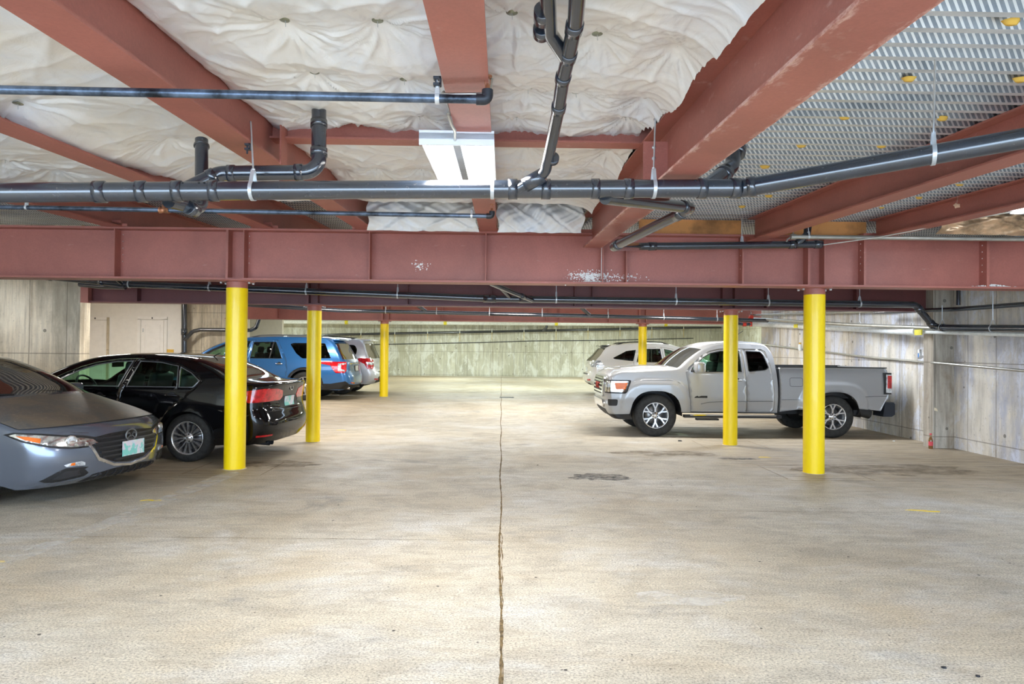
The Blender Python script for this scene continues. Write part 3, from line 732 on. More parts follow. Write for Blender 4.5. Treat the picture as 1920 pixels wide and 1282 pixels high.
def sprinkler_line(pts, Ys, r, label, end=True, nm='sprinkler_pipe', mat='sprinkler', head=None):
    P = pipe_thing(nm, label, 'pipe', mat); L = [at(px, py, y_) for (px, py), y_ in zip(pts, Ys)]
    kids = []
    if end:
        e = L[-1]; up = e+Z*.055
        P['mb'].tube(L, r, 18)
        k = MB(); k.tube([e-X*.03, e-X*.002]+arc(e-X*.02, e+X*.022, e+X*.022+Z*.06, 6, .02)+[e+X*.022+Z*.045], r*1.28, 16); kids.append(('elbow', k, 'iron'))
        k = MB(); c = e+X*.022+Z*.045
        k.lathe([(.012, 0), (.012, .02), (.006, .022), (.006, .03)], c, Z, 12)
        for s_ in (-1, 1): k.tube([c+Z*.022+X*.010*s_, c+Z*.045+X*.014*s_, c+Z*.062+X*.004*s_], .0025, 6)
        k.lathe([(0, .062), (.022, .062), (.022, .065), (0, .067)], c, Z, 14); kids.append(('sprinkler_head', k, 'brass'))
    else: P['mb'].tube(L, r, 18)
    return finish(P, kids), L
o, L = sprinkler_line([(-60, 167), (905, 186.5)], (3.1, 3.1), .0205, 'dark steel sprinkler pipe across the upper left ending in a sprinkler head')
hanger(at(819, 150, 3.1), at(820, 184.8, 3.1), .0215, X, 'grey strap hanger of the upper sprinkler pipe', None, .02)
o, L = sprinkler_line([(-60, 387), (918, 405)], (6.2, 6.2), .021, 'thin steel sprinkler pipe just below the main drain pipe, left half')
hanger(at(885, 391, 6.2), at(884, 404.4, 6.2), .022, X, 'strap hanger at the end of the thin sprinkler pipe below the main drain', None, .018)
hanger(at(50, 380, 6.2), at(50, 389, 6.2), .022, X, 'strap hanger of the thin sprinkler pipe at the far left', None, .018)
k = MB(); c = at(308, 394, 6.2); k.lathe([(.03, -.045), (.03, -.03), (.026, -.03), (.026, .03), (.03, .03), (.03, .045)], c, X, 16); k.lathe([(.02, 0), (.02, .045), (.014, .045), (.014, .07)], c, Z, 12)
tag(k.build('pipe_tee', 'brass'), 'copper coloured tee fitting on the thin sprinkler pipe', 'fitting')
o, L = sprinkler_line([(1488, 444), (1980, 449)], (8.0, 8.0), .026, 'grey sprinkler pipe in front of the girder at the upper right', False, 'sprinkler_pipe', 'conduit')
k = MB(); c = at(1487, 444, 8.0); k.lathe([(.034, -.03), (.034, .03)], c, X, 14); k.lathe([(.014, 0), (.014, .03), (.006, .03), (.006, .11), (.03, .11), (.03, .116)], c, Z, 12); k.tube([c-X*.02, c-X*.07-Z*.03, c-X*.08-Z*.06], .01, 8)
tag(k.build('upright_sprinkler', 'conduit'), 'upright sprinkler head at the end of the grey pipe beside the plywood', 'sprinkler')
for px, t in ((1391, (1391, 408)), ):
    hanger(at(*t, 8.1), at(px, 459, 8.05), .045, X, 'strap hanger of the black pipe under the plywood', None)
hanger(at(1515, 420, 8.0), at(1516, 444, 8.0), .026, X, 'strap hanger of the grey sprinkler pipe by the stub pipe', None, .02)
m_ = MB(); m_.tube([at(1530, 461, 8.2), at(1580, 454, 8.1), at(1640, 446, 7.9), at(1700, 435, 7.6), at(1800, 414, 7.3), at(1925, 392, 7.0)], .0065, 8)
tag(m_.build('cable', 'cable'), 'thin pale cable running up to the right lamp', 'cable')
m_ = MB(); m_.tube([at(1501, 397, 7.6), at(1500, 406, 7.6), at(1493, 417, 7.7), at(1497, 421, 7.8), at(1512, 423, 7.9)], .012, 8)
tag(m_.build('cable', 'cable'), 'short curled white cable in front of the plywood', 'cable')
# flex conduit looping under the middle joist to the lamp
yc_ = 3.35; zj = zh(1.116, yc_)-.012
m_ = MB(); a = at(836, 158, 3.25); b = at(908, 154, 3.25)
m_.tube(bend([Vector((-.31, 3.9, zh(1.20, 3.9))), Vector((-.30, 3.3, zh(1.13, 3.3))), Vector((-.30, 3.22, zh(1.09, 3.22))), Vector((-.07, 3.2, zh(1.09, 3.2))), Vector((-.06, 3.22, zh(1.17, 3.22)))], .02, 5), .008, 8)
tag(m_.build('lamp_cord', 'conduit'), 'grey cable strapped around the middle joist near the top', 'cable')
m_ = MB(); m_.tube([at(840, 214, 3.6), at(846, 232, 3.7), at(853, 245, 3.8), at(853, 262, 3.95), at(854, 268, 4.02)], .009, 10)
tag(m_.build('lamp_cord', 'conduit'), 'grey conduit feeding the ceiling light fixture', 'cable')

# runs between the girders
def run(label, pts, r, mat='pipe', cps=(), name='drain_pipe', rb=.12):
    P = pipe_thing(name, label, 'pipe', mat); L = [Vector(p) for p in pts]
    P['mb'].tube(bend(L, rb, 6) if len(L) > 2 else L, r, 20)
    ks = []
    for i, t0, t1 in cps: ks.append(('coupling', cp(L[i], L[i+1], t0, t1, r), mat))
    return finish(P, ks), L
YA = 10.45
pa = [at(70, 519, 11.0), at(240, 532, YA), at(930, 559, YA), at(1722, 572, YA), at(1790, 610, 10.3)]
A3 = atx(1752, 614, 6.9)
pa = [at(70, 517, YA), at(240, 533, YA), at(930, 560, YA), at(1716, 571, YA), A3, atx(1985, 617, 6.9)]
oA, LA = run('long black drain pipe between the first two girders, dropping to the right wall', pa, .052,
             cps=[(0, .1, .16), (0, .68, .74), (2, -.03, .0), (2, .055, .085), (3, .1, .3), (3, .75, .95), (4, .06, .1)])
m_ = MB(); m_.tube([at(216, 519, YA-.15), at(232, 532, YA)], .045, 16); m_.tube([at(150, 533, YA+.2), at(190, 537, YA+.1), at(235, 538, YA)], .04, 16); k = m_.build('branch', 'pipe'); k.parent = oA
o, L = run('short slanting black pipe joining the long drain between the girders, centre', [at(918, 530, 9.2), at(998, 563, 10.4)], .035, cps=[(0, .7, .8)])
o, L = run('stub of black pipe meeting the long drain between the girders, centre', [at(932, 532, 10.0), at(955, 556, 10.4)], .035)
def zat(px, L):   # point of a run at a pixel column
    for a, b in zip(L, L[1:]):
        A_, B_ = 940+a.x*F/a.y, 940+b.x*F/b.y
        if A_ <= px <= B_:
            lo, hi = 0., 1.
            for _ in range(40):
                m__ = (lo+hi)/2; q = a.lerp(b, m__)
                if 940+q.x*F/q.y < px: lo = m__
                else: hi = m__
            return a.lerp(b, lo)
for px in (247, 395, 575, 745, 1042, 1268, 1443, 1617):
    c_ = zat(px, LA); hanger(c_+Z*.42, c_, .052, X, 'grey strap hanger of the long drain between the first two girders', 'hangers of the long drain pipe')
for px in (1775, 1872):
    c_ = zat(px, LA); hanger(c_+Z*(1.1 if px > 1800 else .35), c_, .054, LA[5]-LA[4], 'grey ring hanger of the black pipe along the right wall', 'hangers at the right wall', .012)
YB = 17.5
oB, LB = run('thinner black pipe between the second and third girder', [at(462, 571, YB), at(640, 582, YB), at(917, 588, YB), at(1140, 593, YB), at(1440, 601, YB)], .05)
for px in (723, 818, 917, 1016, 1140, 1245, 1346):
    c_ = zat(px, LB); hanger(c_+Z*.35, c_, .052, X, 'small hanger of the pipe between the second and third girder', 'hangers of the third pipe row')
for a_, b_ in (((782, 572), (798, 583)), ((1090, 577), (1106, 591))):
    P = pipe_thing('branch_pipe', 'slanted black branch meeting the pipe before the third girder, %s' % ('left' if a_[0] < 900 else 'right')); P['mb'].tube([at(*a_, 17.3), at(*b_, YB)], .045, 14); finish(P)
YCk = 34.7
oC, LC = run('black pipe along the rear concrete wall', [at(528, 631, YCk), at(640, 627, YCk), at(1050, 619, YCk), at(1352, 613, YCk)], .065)
for px in (678, 741, 802, 862, 922, 982, 1042, 1102, 1162, 1222, 1282):
    c_ = zat(px, LC); m_ = MB(); m_.tube([(0, 0, .16), (0, 0, -.06)], .018, 6)
    o = m_.build('pipe_hanger', 'wrap'); o.location = c_-Y*.09; tag(o, 'small pale hanger of the pipe along the rear wall', 'hanger', 'hangers along the rear wall')
    m_ = MB(); rr = random.uniform(.35, .5)
    for i in range(7): m_.box((0, 0, -.055-i*rr/7), (.035, .01, rr/14))
    o2 = m_.build('yellow_chain', 'chain'); o2.location = c_-Y*.10; tag(o2, 'short yellow chain dangling from the rear wall pipe', 'chain', 'chains along the rear wall')
o, L = run('thin dark cable strung along the rear wall below the pipe', [at(690, 646, 34.98), at(790, 644, 34.98), at(905, 642, 34.98), at(1000, 639, 34.98), at(1130, 638, 34.98), at(1300, 634, 34.98)], .02, 'iron', name='cable')
o, L = run('short black drop pipe joining the rear wall pipe', [at(1026, 602, 34.5), at(1025, 614, 34.5), at(1018, 620, 34.6)], .07, rb=.15)
P = pipe_thing('wrapped_pipe', 'white wrapped pipe high along the rear wall', mat='wrap'); P['mb'].tube([at(466, 603, 34.2), at(1425, 609, 34.2)], .10, 14); finish(P)
for px in (650, 835, 1043, 1248):
    m_ = MB(); c_ = at(px, 603+(px-466)*.00625, 34.2); m_.lathe([(.105, -.08), (.105, .08)], c_, X, 14); tag(m_.build('pipe_label', 'yellowtag'), 'yellow marker band on the rear white pipe', 'marker', 'yellow bands on the rear white pipe')
# right wall runs
XW = 7.2
run('upper steel pipe along the right wall', [atx(1405, 591, 7.30), atx(1670, 583, 7.30)], .028, 'conduit', name='sprinkler_pipe')
run('black pipe along the right wall, uppermost at the picture edge', [atx(1640, 586, 7.0), atx(1800, 579, 7.0), atx(1985, 566, 7.0)], .035)
run('lower grey pipe along the right wall beyond the pilaster', [atx(1408, 597, 7.0), atx(1600, 609, 7.0), atx(1750, 615, 6.95)], .034, 'conduit')
run('white wrapped pipe along the right wall', [atx(1408, 607, 7.34), atx(1600, 615, 7.33), atx(1720, 620.5, 7.0)], .075, 'wrap', name='wrapped_pipe')
run('thin white pipe under the black pipe near the right picture edge', [atx(1722, 622, 6.98), atx(1985, 629, 6.98)], .03, 'wrap', name='wrapped_pipe')
for px, py in ((1492, 611), (1722, 623)):
    c_ = atx(px, py, 7.25 if px < 1600 else 6.92); m_ = MB(); m_.box(c_, (.02, .18, .09)); tag(m_.build('pipe_label', 'yellowtag'), 'yellow marker on the right wall pipe, %s' % ('left of the nearest column' if px < 1600 else 'below the elbow'), 'marker')
run('steel conduit sloping along the right wall above the pickup bed', [atx(1418, 644, 7.40), atx(1633, 670, 7.40), atx(1725, 678, 7.40), atx(1752, 680, 7.05), atx(1985, 701, 7.05)], .02, 'conduit', name='conduit', rb=.05)
for px, py in ((1470, 594), (1520, 599), (1546, 601), (1612, 604), (1711, 607)):
    c_ = atx(px, py+3, 7.0); m_ = MB()
    m_.tube([c_+Vector((0, .04*math.cos(a), .045*math.sin(a))) for a in [i*PI/8 for i in range(16)]], .006, 6, closed=True); m_.tube([c_+Z*.04, c_+Z*.22], .005, 6)
    tag(m_.build('pipe_hanger', 'zinc'), 'wire ring hanger of the pipes along the right wall', 'hanger', 'ring hangers at the right wall')
# red valve cluster at the far right
c_ = atx(1408, 600, 6.6); root = empty('valve_assembly', c_, 'red and black sprinkler valve cluster near the right rear corner', 'valve'); root.scale = (.55, .55, .55)
m_ = MB(); m_.lathe([(.10, -.09), (.10, .09)], (0, 0, .14), Y, 14); m_.lathe([(.07, -.3), (.07, .12)], (0, 0, .0), Z, 12); m_.lathe([(.11, -.05), (.11, .05)], (0, 0, -.02), X, 12); m_.lathe([(.09, -.08), (.09, .08)], (-.32, 0, -.22), X, 12); m_.build('valve_body', 'red', root)
m_ = MB(); m_.tube([(0, 0, -.2), (-.3, 0, -.22), (-.75, 0, -.15), (-1.2, 0, -.1)], .07, 12); m_.tube([(0, 0, .2), (0, 0, .42)], .02, 8); m_.build('valve_pipe', 'pipe', root)
# left standing pipe with a branch
o, L = run('upright black pipe beside the white partition wall', [at(345.5, 560, 21.2), at(345.5, 760, 21.2)], .085, cps=[(0, .28, .34), (0, .5, .56)], name='standing_pipe')
o, L = run('bent black branch pipe on the left concrete wall', [at(346, 637, 21.1), at(362, 621, 21.1), at(376, 618, 21.1), at(470, 619, 21.1), at(480, 614, 21.1), at(486, 598, 21.1)], .06, rb=.12, name='branch_pipe')
# vertical dark blue conduit at the right wall
m_ = MB(); m_.tube([atx(1797, 525, 7.38), atx(1797, 572, 7.38)], .03, 12); tag(m_.build('conduit', 'pipe'), 'short upright dark pipe high on the right wall', 'pipe')

# ------------------------------------------------------------------ doors in the white partition
def door(n, pxa, pxb, pyt):
    a, b = at(pxa, pyt, 21.45), at(pxb, pyt, 21.45); g = ground(21.5); zt = a.z; wd = b.x-a.x
    m_ = MB(); m_.box(((a.x+b.x)/2, 21.49, (zt+g)/2), (wd, .03, zt-g))
    d_ = struct(m_, 'door_%d' % n, 'trim')
    f = MB(); t = .09
    for x in (a.x-t/2-.03, b.x+t/2+.03): f.box((x, 21.475, (zt+g)/2+.02), (t, .05, zt-g+.04))
    f.box(((a.x+b.x)/2, 21.475, zt+.07), (wd+2*t+.06, .05, t)); k = f.build('door_frame', 'trim'); k.parent = d_
    p_ = MB()
    for z0, z1 in ((g+.25, g+1.0), (g+1.15, zt-.15)):
        for s0, s1 in (((a.x+.1), (a.x+.115)), ((b.x-.115), (b.x-.1))): p_.box(((s0+s1)/2, 21.47, (z0+z1)/2), (s1-s0, .012, z1-z0))
        for zz in (z0, z1): p_.box(((a.x+b.x)/2, 21.47, zz), (wd-.2, .012, .015))
    k = p_.build('panel_molding', 'trim'); k.parent = d_
    q_ = MB(); q_.box(((a.x+b.x)/2, 21.44, zt+.07), (.03, .012, .05)); k = q_.build('door_number', 'iron'); k.parent = d_
    q_ = MB(); q_.box((a.x+.05, 21.46, zt-.32), (.025, .02, .12)); k = q_.build('hinge', 'zinc'); k.parent = d_
door(1, 158, 199, 600.5); door(2, 265, 306, 600)
m_ = MB(); p_ = at(207, 650, 21.46); m_.box((at(203, 650, 21.46).x, 21.44, 1.25), (.07, .06, 2.4)); struct(m_, 'trim_5', 'wall_l')

# ------------------------------------------------------------------ lamps
def lamp(loc, wdt, lng, label, power, col, lens='lamp', group=None, along=(0, 1, SL), tubes=2):
    root = empty('ceiling_light', loc, label, 'light fixture', group)
    root.rotation_euler = (math.atan(SL), 0, 0) if along[1] else (0, 0, PI/2)
    m_ = MB(); m_.box((0, 0, .03), (wdt, lng, .05))
    for s_ in (-1, 1): m_.box((0, s_*(lng/2-.01), .005), (wdt, .02, .07))
    m_.build('housing', 'lampbody', root); k = MB(); k.box((0, 0, -.010), (.045, lng-.02, .035)); k.build('center_strip', 'lampgap', root)
    for s_ in (-1, 1):
        k = MB(); w_ = wdt/2-.06
        k.extrude([(-w_/2, 0), (-w_*.35, -.03), (w_*.35, -.03), (w_/2, 0)], (s_*(wdt/4+.012), -lng/2+.02, .003), X, Z, Y, lng-.04); k.build('lens', lens, root)
    l = area('lamp_light', (0, 0, -.05), (0, 0, 0), wdt*.9, lng*.95, power, col); l.parent = root
    return root
c_ = at(856, 262, 3.95); 
wl = (at(927, 265, 3.95)-at(786, 265, 3.95)).x
lamp((c_.x-.0, 3.95+.61, c_.z+.61*SL), wl, 1.22, 'bright two lens light fixture hung below the middle joist', 75, WARM)
m_ = MB(); m_.lathe([(.02, 0), (.02, .02)], (c_.x-.01, 4.0, c_.z+.055), Z, 10); tag(m_.build('cable_gland', 'zinc'), 'metal cable gland on top of the bright light fixture', 'fitting')
q_ = atx(1932, 393, 5.6)
lamp((5.62, 6.5, q_.z-.02), .30, 1.2, 'light fixture glowing at the right picture edge by the foil insulation', 24, COOL)
for i, (x_, y_, z_, pw, cl, ln) in enumerate([(-2.4, 12.0, 2.72, 60, WARM, 'lamp'), (2.6, 12.0, 2.72, 60, WARM, 'lamp'), (-5.8, 12.2, 2.72, 50, WARM, 'lamp'), (5.6, 12.2, 2.72, 70, COOL, 'lamp'),
        (-4.5, 16.2, 2.95, 80, WARM, 'lamp'), (.3, 16.2, 2.95, 80, WARM, 'lamp'), (4.8, 16.2, 2.95, 80, WARM, 'lamp'), (-8.3, 9.7, 2.8, 14, WARM, 'lamp'), (-10.6, 17.6, 3.3, 150, WARM, 'lamp'),  # lamps near the stub wall and partition are added to brighten those walls
        (-6, 24.5, 3.35, 125, GREEN, 'lampgreen'), (0, 24.5, 3.35, 125, GREEN, 'lampgreen'), (6, 24.5, 3.35, 125, GREEN, 'lampgreen'), (-3, 31, 3.45, 150, GREEN, 'lampgreen'), (4, 31, 3.45, 150, GREEN, 'lampgreen'), (-10.5, 31, 3.4, 160, GREEN, 'lampgreen'), (9.8, 28, 3.4, 160, GREEN, 'lampgreen')]):
    lamp((x_, y_, z_), .30, 1.22, 'unseen ceiling light fixture above the parking bays, hidden behind the girders', pw, cl, ln, 'light fixtures behind the girders', along=(1, 0, 0))
for x_, y_, pw in ((-4.2, .8, 62), (3.4, .6, 62), (-.4, -1.2, 36)):
    lamp((x_, y_, 2.62), .30, 1.22, 'ceiling light fixture over the near end of the garage, out of the picture', pw, (.92, .96, 1), 'lamp', 'light fixtures over the near end')

# ------------------------------------------------------------------ small things on the floor and walls
def decal_floor(name, px, py, pts, mat, label, cat, th=.002):
    c_ = atz(px, py, 0); m_ = MB(); n = len(pts)
    m_.add([(x_, y_, 0) for x_, y_ in pts]+[(x_, y_, th) for x_, y_ in pts], [tuple(range(n, 2*n)), tuple(range(n))[::-1]]+[(i, (i+1) % n, n+(i+1) % n, n+i) for i in range(n)])
    o = m_.build(name, mat); o.location = (c_.x, c_.y, ground(c_.y)); return tag(o, label, cat)
decal_floor('paint_mark', 283, 938, [(-.10, -.02), (-.03, .01), (.03, -.02), (.10, .0), (.09, .03), (.03, .012), (-.02, .035), (-.09, .01)], 'yellow', 'yellow paint squiggle on the floor in front of the grey hatchback', 'paint mark')
decal_floor('paint_mark', 1733, 958, [(-.17, .04), (-.02, .0), (.02, -.03), (.13, -.04), (.15, -.01), (.05, .015), (.03, .04), (-.10, .06)], 'yellow', 'yellow paint mark on the floor near the right wall', 'paint mark')
decal_floor('paint_mark', 1432, 857, [(-.09, -.02), (.10, -.02), (.06, .03), (-.05, .03)], 'yellow', 'faint yellow paint mark left of the nearest right column', 'paint mark')
decal_floor('paint_mark', 2, 1053, [(-.04, -.01), (.03, -.005), (.01, .02), (-.04, .02)], 'yellow', 'yellow paint speck at the left picture edge', 'paint mark')
decal_floor('paint_mark', 640, 806, [(-.10, -.02), (.10, -.02), (.06, .03), (-.05, .03)], 'yellow', 'yellow paint mark on the floor right of the black sedan', 'paint mark')
c_ = atz(950, 747.5, .1)
m_ = MB()
for i in range(9): m_.box((-.16+i*.04, 0, .006), (.02, .26, .008))
for s_ in (-1, 1): m_.box((0, s_*.14, .006), (.42, .03, .01)); m_.box((s_*.2, 0, .006), (.02, .3, .01))
m_.box((0, 0, .002), (.40, .28, .002))
o = m_.build('drain_grate', 'iron'); o.location = (c_.x, c_.y, ground(c_.y)); tag(o, 'small dark drain grate in the middle of the aisle', 'drain')
def mat_stain(name, col, amt, sc):
    m, nt, b = newmat(name); b.inputs['Base Color'].default_value = (*col, 1); b.inputs['Roughness'].default_value = .8
    f = noise(nt, coords(nt, (1, 1.6, 1)), sc, 7, .75); tr = nd(nt, 'ShaderNodeBsdfTransparent'); mx = nd(nt, 'ShaderNodeMixShader')
    nt.links.new(ramp(nt, f, [(.40, g3(0)), (.60, g3(amt))]), mx.inputs[0]); nt.links.new(tr.outputs[0], mx.inputs[1]); nt.links.new(b.outputs[0], mx.inputs[2])
    nt.links.new(mx.outputs[0], nt.nodes['Material Output'].inputs[0]); return m
MT['oil'] = mat_stain('oil_stain', (.11, .11, .115), .75, 9); MT['pale'] = mat_stain('pale_streak', (.80, .79, .76), .45, 3)
MT['brownstain'] = mat_stain('brown_stain', (.20, .145, .085), .5, 3)
def stain(px, py, rx, ry, mat, label, z=.0025):
    rnd = random.Random(px); n = 26
    c_ = atz(px, py, 0); m_ = MB(); r_ = [rnd.uniform(.72, 1.1) for _ in range(n)]
    m_.add([(0, 0, 0)]+[(rx*math.cos(6.283*i/n)*r_[i], ry*math.sin(6.283*i/n)*r_[i], 0) for i in range(n)], [(0, 1+i, 1+(i+1) % n) for i in range(n)])
    o = m_.build('floor_stain', mat); o.location = (c_.x, c_.y, ground(c_.y)+z); return tag(o, label, 'stain')
stain(1126, 894, .42, .24, 'oil', 'grey oil stain in the aisle right of the floor joint')
stain(1385, 860, .30, .10, 'oil', 'small dark stain between the two right columns')
stain(1650, 880, 1.3, .45, 'brownstain', 'broad brown stain on the floor right of the nearest right column')
stain(1250, 850, .9, .28, 'brownstain', 'brown stain on the floor in front of the pickup wheel')
stain(520, 870, .55, .3, 'brownstain', 'brown stain on the floor right of the nearest left column')
stain(1290, 1120, .35, .14, 'pale', 'pale worn patch on the near floor, right of the joint')
q = [atz(px, py, 0) for px, py in ((-10, 1052), (-10, 1072), (300, 950), (452, 888), (432, 880), (260, 950))]; c_ = q[0].copy()
m_ = MB(); m_.add([(p.x, p.y, .003) for p in q], [(0, 1, 2, 5), (5, 2, 3, 4)]); tag(m_.build('floor_stain', 'pale'), 'pale diagonal streak across the floor in front of the hatchback', 'stain')
for n_, (cx_, cy_, hs) in enumerate([(at(1525.5, 880, 8.55).x, 8.55, .52), (at(440, 860, 8.55).x, 8.55, .48), (at(1369, 825, 11.05).x, 11.05, .5)]):
    cs = [(cx_-hs, cy_-hs), (cx_+hs, cy_-hs*.94), (cx_+hs*.97, cy_+hs), (cx_-hs, cy_+hs), (cx_-hs, cy_-hs)]; pts = []
    for a, b in zip(cs, cs[1:]): pts += [(a[0]+(b[0]-a[0])*t/12, a[1]+(b[1]-a[1])*t/12+random.uniform(-.002, .002)) for t in range(12)]
    struct(strip(pts, .004, .0012, .6), 'trim_%d' % (6+n_), 'joint')
# bottle by the pilaster
c_ = atz(1773, 840, 0); root = empty('glass_bottle', (7.03, 10.8, 0), 'brown bottle with a red cap standing at the foot of the pilaster', 'bottle')
MT['label2'] = plain('cream_paper', (.80, .70, .50), .8); MT['brown'] = plain('brown_glass', (.22, .10, .03), .1, coat=.5); MT['label'] = plain('bottle_label', (.75, .08, .10), .5); MT['can'] = plain('aluminium_can', (.70, .74, .80), .25, .7); MT['blue'] = plain('blue_print', (.06, .25, .65), .4)
m_ = MB(); m_.lathe([(.03, 0), (.033, .01), (.033, .13), (.028, .16), (.015, .19), (.013, .23), (.013, .24)], (0, 0, 0), Z, 16); m_.build('body', 'brown', root)
m_ = MB(); m_.lathe([(.0335, .05), (.0335, .12)], (0, 0, 0), Z, 16); m_.build('paper_label', 'label', root)
m_ = MB(); m_.lathe([(.016, .225), (.016, .25), (0, .25)], (0, 0, 0), Z, 12); m_.build('cap', 'label', root)
# can on the conduit
c_ = atx(1729, 664, 7.40); root = empty('drink_can', (7.36, c_.y, c_.z-.085), 'silver and blue drink can standing on the right wall conduit', 'can')
m_ = MB(); m_.lathe([(.026, 0), (.031, .01), (.031, .16), (.026, .17), (0, .17)], (0, 0, 0), Z, 16); m_.build('body', 'can', root)
m_ = MB(); m_.add([(.0315*math.cos(a)-.0, .0315*math.sin(a), z_) for a in [PI*.85+i*.12 for i in range(9)] for z_ in (.03, .10)], [(2*i, 2*i+1, 2*i+3, 2*i+2) for i in range(8)]); m_.build('printed_logo', 'blue', root)
c_ = atx(1503, 652, 7.40); root = empty('spray_bottle', (7.36, c_.y, c_.z-.07), 'small white cup with an orange top on the wall conduit, left of the nearest column', 'bottle')
m_ = MB(); m_.lathe([(.04, 0), (.045, .14), (.03, .16)], (0, 0, 0), Z, 14); m_.build('body', 'wrap', root); m_ = MB(); m_.lathe([(.028, .16), (.028, .2), (0, .2)], (0, 0, 0), Z, 12); m_.build('cap', 'foam', root)
def litter(px, py, s_, mat, label, z=None):
    c_ = atz(px, py, 0); m_ = MB(); rnd = random.Random(px)
    vs = [(s_*math.cos(a)*rnd.uniform(.5, 1), s_*math.sin(a)*rnd.uniform(.4, .8), z_) for z_, a in [(0, i*1.05) for i in range(6)]+[(s_*.35, i*1.05+.4) for i in range(6)]]
    m_.add(vs, [(i, (i+1) % 6, 6+(i+1) % 6, 6+i) for i in range(6)]+[tuple(range(6, 12)), tuple(range(6))[::-1]])
    o = m_.build('litter', mat); o.location = (c_.x, c_.y, ground(c_.y)); tag(o, label, 'litter')
m_ = MB(); m_.add([(0, 0, 0), (.06, .0, -.012), (.045, 0, .03), (.0, 0, .05)], [(0, 1, 2, 3)]); o = m_.build('paper_scrap', 'label2'); o.location = (7.11, 10.835, .62); tag(o, 'small torn paper scrap stuck to the pilaster above the bottle', 'paper')
litter(1275, 827, .05, 'iron', 'small dark crumpled scrap on the floor under the pickup')
litter(1676, 827, .03, 'wrap', 'small white scrap on the floor near the right wall')
litter(1834, 1268, .016, 'iron', 'dark crumb on the floor at the bottom right')
litter(1770, 1252, .018, 'iron', 'dark scrap on the floor near the bottom right corner')
litter(1008, 872, .015, 'iron', 'tiny dark speck on the floor right of the joint')
# hanging spider-web debris under the right deck
for px, py, p2, q2, lb in ((1794, 385, 1800, 362, 'brown dead leaf dangling on a thread under the right beams'),):
    c_ = at(px, py, 6.5); root = empty('dead_leaf', c_, lb, 'leaf'); MT['leaf'] = plain('dry_leaf', (.55, .32, .2), .8)
    m_ = MB(); k = 10; m_.add([(0, 0, .01)]+[(.03*(1+.5*(i % 2))*math.cos(i*.63), .01*math.sin(i), .022*(1+.4*(i % 2))*math.sin(i*.63)) for i in range(k)], [(0, 1+i, 1+(i+1) % k) for i in range(k)]); m_.build('blade', 'leaf', root)
    m_ = MB(); m_.tube([(0, 0, .02), (.02, 0, .16)], .0012, 5); m_.build('thread', 'cable', root)
m_ = MB(); m_.box((0, 0, 0), (.22, .02, .14)); o = m_.build('orange_panel', 'foam'); o.location = at(319, 659, 21.49); tag(o, 'small orange panel on the white partition just over the black sedan roof', 'sign')  # plain orange panel, purpose unknown

# ================================================================== VEHICLES
def crspline(P, n):
    P = [np.array(p, float) for p in P]; out = []
    for i in range(len(P)-1):
        p0 = P[i-1] if i else 2*P[0]-P[1]; p1, p2 = P[i], P[i+1]; p3 = P[i+2] if i+2 < len(P) else 2*P[-1]-P[-2]
        L1 = max(1e-3, np.linalg.norm(p2[:2]-p1[:2])); L0 = max(1e-3, np.linalg.norm(p1[:2]-p0[:2])); L2 = max(1e-3, np.linalg.norm(p3[:2]-p2[:2]))
        m1 = ((p2-p1)/L1*L0+(p1-p0)/L0*L1)/(L0+L1)*L1; m2 = ((p3-p2)/L2*L1+(p2-p1)/L1*L2)/(L1+L2)*L1
        for k in range(n):
            t = k/n; out.append((2*t**3-3*t*t+1)*p1+(t**3-2*t*t+t)*m1+(-2*t**3+3*t*t)*p2+(t**3-t*t)*m2)
    out.append(P[-1]); return out
def pip(px, py, poly):
    inside = np.zeros(px.shape, bool); n = len(poly)
    for i in range(n):
        x1, y1 = poly[i]; x2, y2 = poly[(i+1) % n]
        if y1 == y2: continue
        c = ((y1 > py) != (y2 > py)) & (px < (x2-x1)*(py-y1)/(y2-y1)+x1); inside ^= c
    return inside
def dense(poly, s, closed=True):
    out = []; n = len(poly)
    for i in range(n if closed else n-1):
        a = poly[i]; b = poly[(i+1) % n]; d = math.hypot(b[0]-a[0], b[1]-a[1]); k = max(1, math.ceil(d/s))
        for j in range(k): out.append((a[0]+(b[0]-a[0])*j/k, a[1]+(b[1]-a[1])*j/k))
    return out
def rounded(poly, r, n=4):
    out = []; N = len(poly)
    for i in range(N):
        a, b, c = Vector(poly[i-1]), Vector(poly[i]), Vector(poly[(i+1) % N])
        u, v = a-b, c-b; t = min(r, u.length*.45, v.length*.45); p, q = b+u.normalized()*t, b+v.normalized()*t
        for k in range(n+1):
            s = k/n; out.append(tuple(p*(1-s)**2+b*2*s*(1-s)+q*s*s))
    return out
def offset(poly, d):
    """inset (d>0) a polygon"""
    A = sum(poly[i][0]*poly[(i+1) % len(poly)][1]-poly[(i+1) % len(poly)][0]*poly[i][1] for i in range(len(poly)))
    s = 1 if A > 0 else -1; out = []; N = len(poly)
    for i in range(N):
        a, b, c = Vector(poly[i-1]), Vector(poly[i]), Vector(poly[(i+1) % N])
        u = (b-a); v = (c-b)
        if u.length < 1e-6: u = v
        if v.length < 1e-6: v = u
        u.normalize(); v.normalize(); n1 = Vector((-u.y, u.x))*s; n2 = Vector((-v.y, v.x))*s
        m = n1+n2; m = m.normalized() if m.length > 1e-6 else n1; k = max(.5, m.dot(n1)); out.append(tuple(b+m*d/k))
    return out
